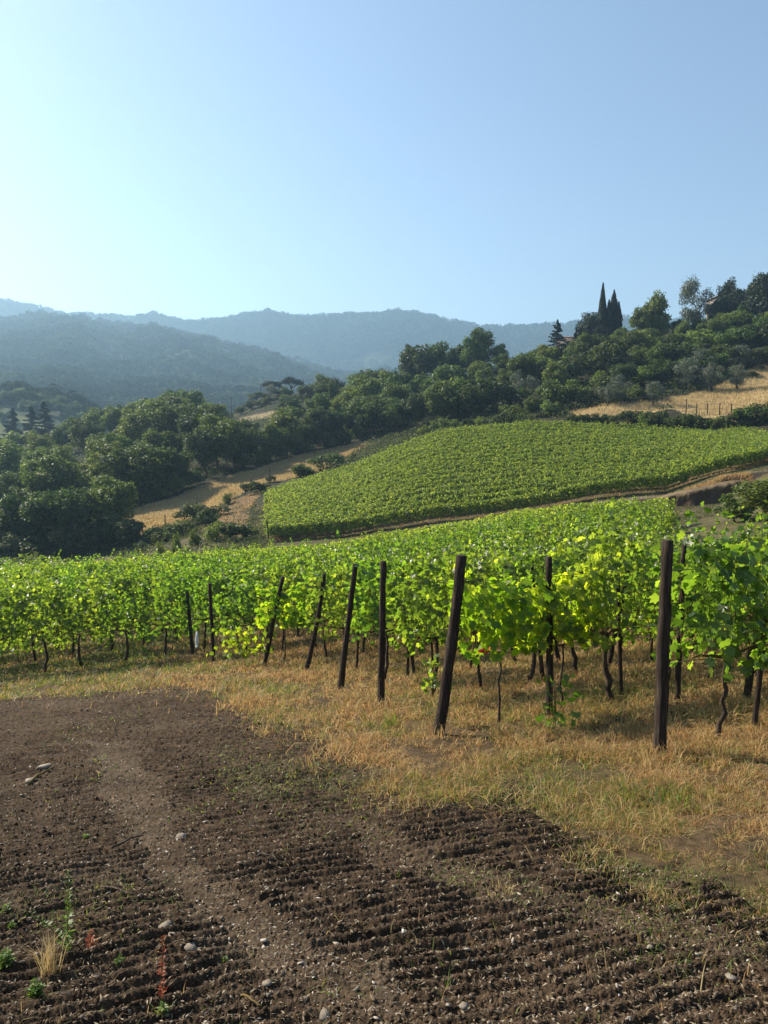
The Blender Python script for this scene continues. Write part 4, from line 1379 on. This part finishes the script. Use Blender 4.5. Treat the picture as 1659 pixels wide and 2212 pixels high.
# wood: tiers of individual trees ---------------------------------------------
SIL = [(0, 925), (60, 925), (120, 915), (180, 893), (240, 868), (300, 862), (340, 850), (390, 838), (440, 856), (480, 872), (497, 908), (605, 908), (622, 862), (640, 838), (700, 808), (760, 800), (800, 792), (850, 796), (900, 775), (1000, 765), (1080, 765), (1150, 745), (1200, 735), (1300, 712), (1400, 690), (1500, 680), (1659, 640), (1900, 600)]


def sil(px):
    return float(np.interp(px, [s[0] for s in SIL], [s[1] for s in SIL]))


placed = []


def free(x, y, r):
    for (a, b) in placed:
        if (a - x) ** 2 + (b - y) ** 2 < r * r:
            return False
    placed.append((x, y)); return True


def tier(pts, n, kinds, hr, where, group, jit=2.0, sp=4.0, wide=(1.0, 1.5), cap=True):
    """trees along a line of (px, distance)"""
    ks = 0
    pxs = np.linspace(pts[0][0], pts[-1][0], n)
    for px in pxs:
        px = px + random.uniform(-.3, .3) * (pts[-1][0] - pts[0][0]) / n
        d = float(np.interp(px, [p[0] for p in pts], [p[1] for p in pts])) + random.uniform(-jit, jit)
        x, y = pa(px) * d, d
        if in_poly(np.array([x]), np.array([y]), MIDPLOT)[0] or in_poly(np.array([x]), np.array([y]), STRAW_L)[0] or in_poly(np.array([x]), np.array([y]), STRAW_C)[0]:
            continue
        if not free(x, y, sp):
            continue
        z = Hs(x, y)
        h = random.uniform(*hr)
        if cap:
            h = min(h, ps(sil(px) + random.uniform(-3, 14)) * d - z)
        if h < 1.15:
            continue
        kd = random.choice(kinds)
        lab = f'{dict(broadleaf_tree="dark tree", light_tree="lighter tree", tall_tree="tall tree", shrub="dark bush", light_shrub="bright bush", olive_tree="greyish olive")[kd]}, {ordinal(ks)} from the left in {where}'
        ks += 1
        tree(kd, x, y, h, lab, group, None, random.uniform(*wide))


LW = 'trees of the wood left of the vineyards'
B = 'broadleaf_tree'; LT = 'light_tree'; TT = 'tall_tree'; SH = 'shrub'; LS = 'light_shrub'
tier([(-30, 96), (120, 97), (270, 101)], 9, [B, B, LT], (7.5, 9.5), 'the front edge of the left wood', LW, 1.5, 4)
tier([(-10, 92), (265, 95)], 9, [SH], (3, 4.2), 'the bushes fronting the left wood', LW, 1.0, 1.5)
tier([(225, 115), (330, 121), (430, 129), (520, 139), (620, 152), (710, 161), (790, 166)], 17, [B, B, B, LT], (6, 11.5), 'the line above the straw field', LW, 1.5, 3.6)
tier([(230, 112), (400, 123), (600, 148), (780, 163)], 16, [SH, SH, LS], (2.4, 4), 'the bushes between straw field and wood', LW, .8, 1.5)
tier([(-30, 110), (200, 118), (300, 128)], 10, [B, LT, TT], (6.5, 11.5), 'the second line of the left wood', LW, 3, 4)
tier([(-30, 127), (200, 132), (450, 142), (620, 158), (800, 170)], 19, [B, TT, LT], (7, 12.5), 'the third line of the left wood', LW, 3, 4.5)
tier([(-30, 145), (300, 155), (600, 172), (850, 182)], 18, [B, LT, TT], (7, 12.5), 'the fourth line of the left wood', LW, 4, 4.5)
tier([(-30, 168), (300, 178), (600, 195), (850, 196)], 18, [B, TT, LT], (7.5, 13.5), 'the fifth line of the left wood', LW, 4, 5)
tier([(-30, 195), (300, 203), (500, 212)], 11, [B, LT], (10, 13), 'the rear line of the left wood', LW, 4, 5)
tier([(170, 225), (300, 228), (470, 232)], 8, [B, TT, LT], (11, 16), 'the skyline of the left wood', LW, 3, 4)
tier([(620, 232), (720, 225), (870, 218)], 8, [B, TT, LT], (9, 14), 'the skyline right of the small clearing', LW, 3, 4)
RW = 'trees and bushes on the right hillside'
tier([(800, 158), (900, 153), (1000, 149), (1080, 146)], 10, [B, B, SH], (6, 9), 'the wood above the sloping vineyard', RW, 2, 3.5)
tier([(920, 135), (1010, 133), (1110, 133), (1210, 136)], 11, [SH, SH, LS], (2.2, 3.6), 'the bushes topping the sloping vineyard', RW, 1.5, 2)
tier([(850, 172), (950, 168), (1080, 165), (1200, 152)], 10, [B, B, LT], (6.5, 9), 'the middle wood below the crest', RW, 2.5, 4)
tier([(870, 192), (1000, 188), (1150, 182), (1250, 178)], 12, [B, LT, SH], (5, 8.5), 'the upper wood below the crest', RW, 2.5, 4)
tier([(1110, 139), (1200, 140), (1300, 144), (1420, 148), (1480, 150)], 12, [SH, B, LS], (3.5, 6), 'the scrub line behind the pale olives', RW, 2, 2.5)
tier([(1150, 160), (1300, 157), (1450, 158), (1680, 160)], 17, [B, SH, LT], (5, 8), 'the bushes behind the three olive trees', RW, 2.5, 3)
tier([(1120, 172), (1300, 170), (1480, 169), (1680, 170)], 17, [B, B, LT, LS], (5, 8), 'the middle line of the scrub slope', RW, 2.5, 3)
tier([(1180, 184), (1350, 181), (1500, 180), (1670, 181)], 15, [B, LT, B], (5, 8.5), 'the upper line of the scrub slope', RW, 2, 3)
tier([(1340, 194), (1450, 191), (1560, 189), (1670, 188)], 9, [B, B, LT], (5, 9), 'the hilltop trees below the house', RW, 2, 3)
tier([(1160, 197), (1240, 196)], 4, [SH, B], (2, 4), 'the hilltop bushes left of the cypresses', RW, 1, 2)
tier([(1390, 122.5), (1500, 117.3), (1600, 115.3), (1680, 111.5)], 20, [SH, SH, LS], (2.3, 3.3), 'the hedge under the fenced dry field', RW, .7, 1.5, cap=False)
tier([(1240, 126), (1390, 124)], 9, [SH], (1.3, 2.2), 'the low scrub above the vines', RW, .5, 1.5, cap=False)
tier([(290, 88), (350, 90), (440, 92)], 5, [SH, LS], (1.2, 2.2), 'the dark scrub in the gully below the fence', RW, .8, 1.2, cap=False)
tier([(1440, 146), (1540, 150), (1690, 154)], 9, ['olive_tree', SH, B], (3.5, 5.5), 'the shrubs above the three olive trees', RW, 2, 2.5, (1.1, 1.5))
tier([(1230, 138), (1330, 137), (1420, 136)], 8, [SH, LS, 'olive_tree'], (2, 3.6), 'the low shrubs around the pale olives', RW, 1.5, 2)
HB = 'hazy trees on the low hill at far left'
tier([(-10, 425), (60, 428), (120, 430), (165, 436)], 12, [B], (7, 11), 'the skyline of the low hazy hill', HB, 5, 4, (1, 1.4), cap=False)
tier([(-10, 395), (80, 410), (190, 415), (235, 420)], 18, [B, LT], (6, 9), 'the slope of the low hazy hill', HB, 6, 4, (1, 1.4), cap=False)
tier([(-10, 340), (100, 345), (230, 352)], 18, [B, B, LT], (7, 10), 'the foot of the low hazy hill', HB, 6, 4, (1, 1.4), cap=False)

tier([(545, 268), (610, 270), (690, 268)], 9, [SH, SH, 'olive_tree'], (2.5, 4.5), 'the bushes on the knoll under the umbrella pines', LW, 3, 2.5, (1.1, 1.5), cap=False)
tier([(500, 246), (560, 250), (640, 250)], 8, [SH, LS, SH], (2.2, 3.5), 'the bushes behind the small clearing', LW, 2, 2.5, (1.1, 1.5), cap=False)
# undergrowth filling the wood floor
m = 230000
a = RNG.uniform(-.62, .62, m); y = np.exp(RNG.uniform(math.log(84), math.log(245), m)); x = a * y
px_ = 829.5 + a * FPX
k = ~in_poly(x, y, MIDPLOT) & ~in_poly(x, y, STRAW_L) & ~in_poly(x, y, STRAW_R) & ~in_poly(x, y, STRAW_C) & ~in_poly(x, y, CUT)
lim = np.interp(px_, [-200, 280, 300, 560, 580, 940, 1130, 1300, 1440, 1659, 2000], [92, 92, 113, 137, 118, 124, 129, 128, 127, 118, 116])
k &= y > lim
k &= fbm(x * .12, y * .12, 2) > -.35
x, y, px_ = x[k], y[k], px_[k]
hb = (1.1 + 1.6 * fbm(x * .22, y * .22, 2)).clip(.2, 3) * RNG.power(2, len(x))
P = np.stack([x, y, H(x, y) + hb], 1)
N = unit(RNG.normal(size=(len(x), 3)) * .7 + np.array([-.1, -.3, .6])); up = RNG.normal(size=(len(x), 3))
V, F = cards(P, N, up, RNG.uniform(.25, .5, len(x)), RNG.uniform(.15, .3, len(x)))
tag(link('undergrowth', mk_mesh('undergrowth', V, [F], M['scrub'])), 'tangled dark undergrowth filling the wood and scrub slopes', 'undergrowth', kind='stuff')

# gully scrub between near vines and straw field
m = 30000
px_ = RNG.uniform(240, 590, m); y = RNG.uniform(58, 112, m); a = pa(0) + px_ / FPX / 1.0
a = (px_ - 829.5) / FPX; x = a * y
k = ~in_poly(x, y, MIDPLOT) & ~in_poly(x, y, STRAW_L) & (~in_poly(x, y, CUT) | (RNG.random(m) < .2)) & (fbm(x * .2, y * .2, 2) > -.05)
x, y = x[k], y[k]
P = np.stack([x, y, H(x, y) + RNG.uniform(0, .7, len(x)) * (1 + fbm(x * .3, y * .3, 2))], 1)
V, F = cards(P, unit(RNG.normal(size=(len(x), 3)) + np.array([0, -.3, .5])), RNG.normal(size=(len(x), 3)) + np.array([0, 0, .7]), RNG.uniform(.2, .4, len(x)), RNG.uniform(.06, .14, len(x)))
tag(link('gully_weeds', mk_mesh('gully_weeds', V, [F], M['scrub'])), 'rough weeds in the gully between vines and straw field', 'weeds', kind='stuff')

# straw and dry grass on the slopes
def straw_zone(poly, n, h, name, lab, mat='straw', w=.07):
    P_ = np.array(poly); x0, y0 = P_.min(0); x1, y1 = P_.max(0)
    x = RNG.uniform(x0, x1, n); y = RNG.uniform(y0, y1, n)
    k = in_poly(x + fbm(x * .2, y * .2, 2), y + fbm(x * .2 + 9, y * .2, 2) * 1.4, poly); x, y = x[k], y[k]
    V, F = blades(x, y, RNG.uniform(*h, len(x)) * (.8 + .5 * fbm(x * .15, y * .15, 2)), RNG.uniform(.6, 1.4, len(x)) * w, RNG.uniform(.1, .8, len(x)))
    tag(link(name, mk_mesh(name, V, F, M[mat])), lab, 'dry grass', kind='stuff')


straw_zone(STRAW_L, 110000, (.25, .6), 'straw_grass', 'golden straw grass on the strip field beside the wood')
straw_zone(STRAW_R, 110000, (.3, .9), 'meadow_grass', 'pale dry grass on the fenced slope at right')
straw_zone(CUT, 5000, (.1, .35), 'cutting_grass', 'thin dry grass on the bare cutting beside the vineyard', 'dry', .06)
straw_zone(MIDPLOT, 60000, (.1, .3), 'plot_grass', 'dry grass under the sloping vineyard', 'dry', .06)
straw_zone(zone_d([(930, 74.8), (1300, 73.2), (1659, 76.5), (2000, 82), (2000, 76), (1659, 71), (1440, 70.5), (930, 72.5)]), 8000, (.08, .25), 'verge_grass', 'thin dry grass along the dirt track', 'scrub', .05)

straw_zone(BARE, 9000, (.05, .2), 'track_grass', 'thin grass on the track below the bank', 'scrub', .05)
straw_zone(zone_d([(1425, 69.6), (1500, 68.2), (1620, 67.2), (1620, 70.5), (1500, 71.2), (1425, 72)]), 6000, (.1, .4), 'bank_grass', 'dry grass along the lip of the earth bank', 'dry', .05)
# ------------------------------------------------------------------ fences
FL = [(315, 1150), (358, 1128), (407, 1110), (447, 1085), (540, 1052), (543, 1078), (584, 1060), (693, 1040)]
FPT = [(308, 1158, 1132, 'leftmost of the thin posts below the straw field'), (357, 1146, 1120, 'thin post below the straw field, second from its lower end'), (398, 1130, 1108, 'thin post below the middle of the straw field'),
       (530, 1083, 1056, 'short thin post left of the pale feathery shrub'), (543, 1085, 1053, 'thin post right behind the pale feathery shrub'), (583, 1075, 1040, 'taller dark post between two dark shrubs'),
       (652, 1045, 1015, 'thin post by the dark round shrub'), (693, 1035, 1002, 'thin post at the vineyard top right of the round shrub')]
for (px_, fy, ty, lab) in FPT:
    d = float(np.interp(px_, [300, 400, 540, 600, 700], [98.5, 100, 108, 115, 122]))
    x, y = pa(px_, fy) * d, d; z = Hs(x, y)
    hgt = (fy - ty) / FPX * d
    V, F = tube(np.array([[0, 0, -.2], [.02, 0, hgt * .5], [.01, 0, max(hgt, 1.3)]]), .075, 7)
    g = Geo(); g.add(V, F)
    tag(link('fence_post', g.mesh('fence_post', M['post']), None, (x, y, z)), lab, 'fence post', 'fence posts by the straw field')
FR = []
for i, px_ in enumerate((1482, 1505, 1528, 1555, 1580, 1607, 1632, 1657)):
    d = float(np.interp(px_, [1480, 1560, 1660], [124, 120.3, 115.8]))
    x, y = pa(px_, 880) * d, d; z = Hs(x, y)
    hgt = 1.9 if i else 2.6
    V, F = tube(np.array([[0, 0, -.3], [.03 * (-1) ** i, 0, hgt * .5], [.01, 0, hgt]]), .085, 7)
    g = Geo(); g.add(V, F)
    FR.append((x, y, z, hgt))
    tag(link('fence_post', g.mesh('fence_post', M['post']), None, (x, y, z)), f'dark wooden fence post by the dry field, {ordinal(i)} from the left', 'fence post', 'fence posts of the dry field at right')
for h_, nm in ((1.75, 'top'), (1.0, 'lower')):
    g = Geo(); V, F = tube(np.array([[x, y, z + h_] for x, y, z, _ in FR]), .018, 4); g.add(V, F)
    tag(link('fence_wire', g.mesh('wire', M['wire'])), f'{nm} wire strung between the dark wooden fence posts', 'wire', 'fence wires of the dry field')
# vine end posts at the sloping plot
for i, (px_, d, lab) in enumerate([(580, 75.4, 'thin post at the lower left corner of the sloping vineyard')]):
    x, y = pa(px_, 1150) * d, d
    V, F = tube(np.array([[0, 0, -.3], [-.05, 0, 1.2], [-.15, 0, 2.2]]), .06, 7); g = Geo(); g.add(V, F)
    tag(link('vineyard_post', g.mesh('post', M['post']), None, (x, y, Hs(x, y))), lab, 'post')

# utility poles
for (px_, ty, d, lab) in ((563, 828, 285, 'thin pole left of the umbrella pines'), (655, 820, 285, 'thin pole right of the umbrella pines'), (500, 858, 262, 'short thin pole above the small clearing')):
    x, y = pa(px_, ty) * d, d; z = Hs(x, y); hgt = max(ps(ty) * d - z, 4)
    g = Geo(); V, F = tube(np.array([[0, 0, -.5], [0, 0, hgt * .5], [0, 0, hgt]]), [.16, .13, .1], 8); g.add(V, F)
    V, F = tube(np.array([[-.7, 0, hgt - .5], [.7, 0, hgt - .5]]), .06, 6); g.add(V, F)
    tag(link('utility_pole', g.mesh('pole', M['bark']), None, (x, y, z)), lab, 'pole', 'poles beyond the wood')


# cut earth bank below the track
bt = np.linspace(0, 1, 70)
bpx = 1432 + (1612 - 1432) * bt
bd = np.interp(bpx, [1432, 1500, 1612], [69.2, 67.6, 66.6])
bx = (bpx - 829.5) / FPX * bd
btop = np.array([ps(v) for v in np.interp(bpx, [1432, 1450, 1590, 1612], [1078, 1072, 1042, 1040])]) * bd
bbot = np.array([ps(v) for v in np.interp(bpx, [1432, 1450, 1590, 1612], [1096, 1098, 1076, 1072])]) * bd - .5
rows = []
prof = [(0.0, -.25, 0), (.25, -.10, 1), (.55, .05, 1), (.85, -.08, 1), (1.0, .0, 1), (1.04, .6, 1), (1.0, 1.8, 1), (.8, 3.2, 0)]
for (f, off, nz) in prof:
    nn = fbm(bx * 1.3 + f * 3, bd * 0 + f * 5, 3) * .35 * nz
    rows.append(np.stack([bx, bd + off + nn, bbot + (btop - bbot) * f + fbm(bx * 1.9, bd * 0 + f * 9, 2) * .12 * nz], 1))
bv = np.concatenate(rows)
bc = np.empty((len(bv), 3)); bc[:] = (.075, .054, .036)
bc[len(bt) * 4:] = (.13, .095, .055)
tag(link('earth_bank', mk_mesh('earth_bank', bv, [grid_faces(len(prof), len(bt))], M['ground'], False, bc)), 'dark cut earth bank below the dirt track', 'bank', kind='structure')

# ------------------------------------------------------------------ houses
def box(g, x0, x1, y0, y1, z0, z1):
    V = [[x0, y0, z0], [x1, y0, z0], [x1, y1, z0], [x0, y1, z0], [x0, y0, z1], [x1, y0, z1], [x1, y1, z1], [x0, y1, z1]]
    g.add(V, [[[0, 3, 2, 1], [4, 5, 6, 7], [0, 1, 5, 4], [1, 2, 6, 5], [2, 3, 7, 6], [3, 0, 4, 7]]])


def house(px, d, topy, w, dep, wallh, roofh, lab, wall='plaster', rz=0.0, zoff=0.0):
    x, y = pa(px, topy) * d, d
    z = ps(topy) * d - wallh - roofh
    e = empty('house', (x, y, z), rz)
    g = Geo(); box(g, -w / 2, w / 2, -dep / 2, dep / 2, -6, wallh); link('wall', g.mesh('wall', M[wall]), e)
    ov = .55
    V = [[-w / 2 - ov, -dep / 2 - ov, wallh + .003], [w / 2 + ov, -dep / 2 - ov, wallh + .003], [w / 2 + ov, dep / 2 + ov, wallh + .003], [-w / 2 - ov, dep / 2 + ov, wallh + .003],
         [-w / 2 - ov, -dep / 2 - ov, wallh + .2], [w / 2 + ov, -dep / 2 - ov, wallh + .2], [w / 2 + ov, dep / 2 + ov, wallh + .2], [-w / 2 - ov, dep / 2 + ov, wallh + .2],
         [-w / 2 + dep * .3, 0, wallh + roofh], [w / 2 - dep * .3, 0, wallh + roofh]]
    g = Geo(); g.add(V, [[[0, 3, 2, 1], [0, 1, 5, 4], [1, 2, 6, 5], [2, 3, 7, 6], [3, 0, 4, 7], [4, 5, 9, 8], [6, 7, 8, 9]], [[5, 6, 9], [7, 4, 8]]])
    rf = link('roof', g.mesh('roof', M['tile']), e)
    g = Geo(); box(g, w * .2, w * .2 + .6, -.3, .3, wallh + roofh * .4, wallh + roofh + .7); link('chimney', g.mesh('chimney', M[wall]), rf)
    for k in range(max(1, int(w / 3.5))):
        xx = -w / 2 + 1.6 + k * 3.4
        g = Geo(); box(g, xx, xx + .9, -dep / 2 - .06, -dep / 2 - .003, wallh - 2.2, wallh - .8); link('window', g.mesh('window', M['shutter']), e)
    tag(e, lab, 'house')


house(1562, 234, 637, 7, 7, 4.5, 1.4, 'plain tiled house half hidden by dark trees on the hilltop', 'stone')
house(1238, 207, 727, 8, 6, 1.6, .8, 'low stone building on the crest left of the cypresses', 'stone')
house(512, 1915, 752, 16, 9, 5, 2.2, 'tiny pale house on the hazy ridge right of the cypress row')
house(1345, 2450, 684, 40, 22, 12, 5, 'hazy building on the far summit right of the cypresses')

# ------------------------------------------------------------------ distant cypress row and forest
for i in range(24):
    px_ = 362 + i * 4.6
    top = np.interp(px_, [362, 468], [716, 726]) + random.uniform(-2, 2) + (i == 22) * -2
    yb = YM - 12
    x, y = pa(px_, 730) * yb, yb
    z = Hs(x, y)
    tree('cypress_tree', x, y, max(ps(top) * yb - z, 13), f'small hazy cypress, {ordinal(i)} from the left in the dark row along the ridge', 'cypress row along the hazy ridge', 0, 2.0, z - .5)


def forest(name, y0, y1, n, size, ncard, lab, amax=.62):
    a = RNG.uniform(-amax, amax, n); y = np.exp(RNG.uniform(math.log(y0), math.log(y1), n)); x = a * y
    k = ~in_poly(x, y, FIELD_F) & ~in_poly(x, y, FIELD_D) & (fbm(x / 130, y / 130, 2) > -.62) & ~((a > pa(352)) & (a < pa(478)) & (np.abs(y - YM) < 70))
    x, y = x[k], y[k]; n = len(x)
    s = RNG.uniform(.6, 1.35, n) * size
    d = unit(RNG.normal(size=(n, ncard, 3))); d[..., 2] = np.abs(d[..., 2]) * 1.0 - .1
    P = np.stack([x, y, H(x, y) + s * .45], 1)[:, None, :] + d * (s[:, None, None] * RNG.uniform(.45, .68, (n, ncard, 1))) * np.array([1, 1, 1.0])
    N = unit(d + RNG.normal(size=d.shape) * .22)
    cl = s[:, None] * np.ones((1, ncard))
    V, F = cards(P.reshape(-1, 3), N.reshape(-1, 3), RNG.normal(size=(n * ncard, 3)), cl.ravel() * RNG.uniform(.28, .5, n * ncard), cl.ravel() * RNG.uniform(.22, .4, n * ncard))
    hue = RNG.random(n)[:, None]; pat = sstep(-.2, .4, fbm(x / 110, y / 110, 3))[:, None]
    col = np.array([.030, .048, .020]) * (1 - hue) + np.array([.062, .075, .028]) * hue
    col = col * (.6 + .75 * pat) + (RNG.random((n, 1)) < .05) * np.array([.02, .012, .003])
    col = np.repeat(col, ncard * 4, axis=0)
    tag(link(name, mk_mesh(name, V, [F], M['forest'], False, col)), lab, 'forest', kind='stuff')


forest('hill_forest', 455, 1985, 14500, 13, 36, 'hazy forest covering the nearer blue hill')
forest('mountain_forest', 2100, 2560, 10000, 18, 24, 'blue hazy forest on the farthest ridge')

# ------------------------------------------------------------------ haze
allz = z3
zmin = float(min(allz.min(), -20)) - 6.0; zmax = float(allz.max()) + 30
g = Geo(); box(g, -6600, 6600, -120, 4400, zmin, zmax)
m, n, l, out = mat_new('haze')
pv = n.new('ShaderNodeVolumePrincipled')
pv.inputs['Color'].default_value = (.44, .72, 1.0, 1)
pv.inputs['Density'].default_value = HAZE_DENSITY
pv.inputs['Anisotropy'].default_value = .35
l.new(pv.outputs[0], out.inputs['Volume'])
tag(link('haze', g.mesh('haze', m)), 'thin blue haze in the valley air', 'haze', kind='stuff')
print('OBJECTS', len(bpy.data.objects), 'trees', tree_count, 'vines', len(things), len(rest))
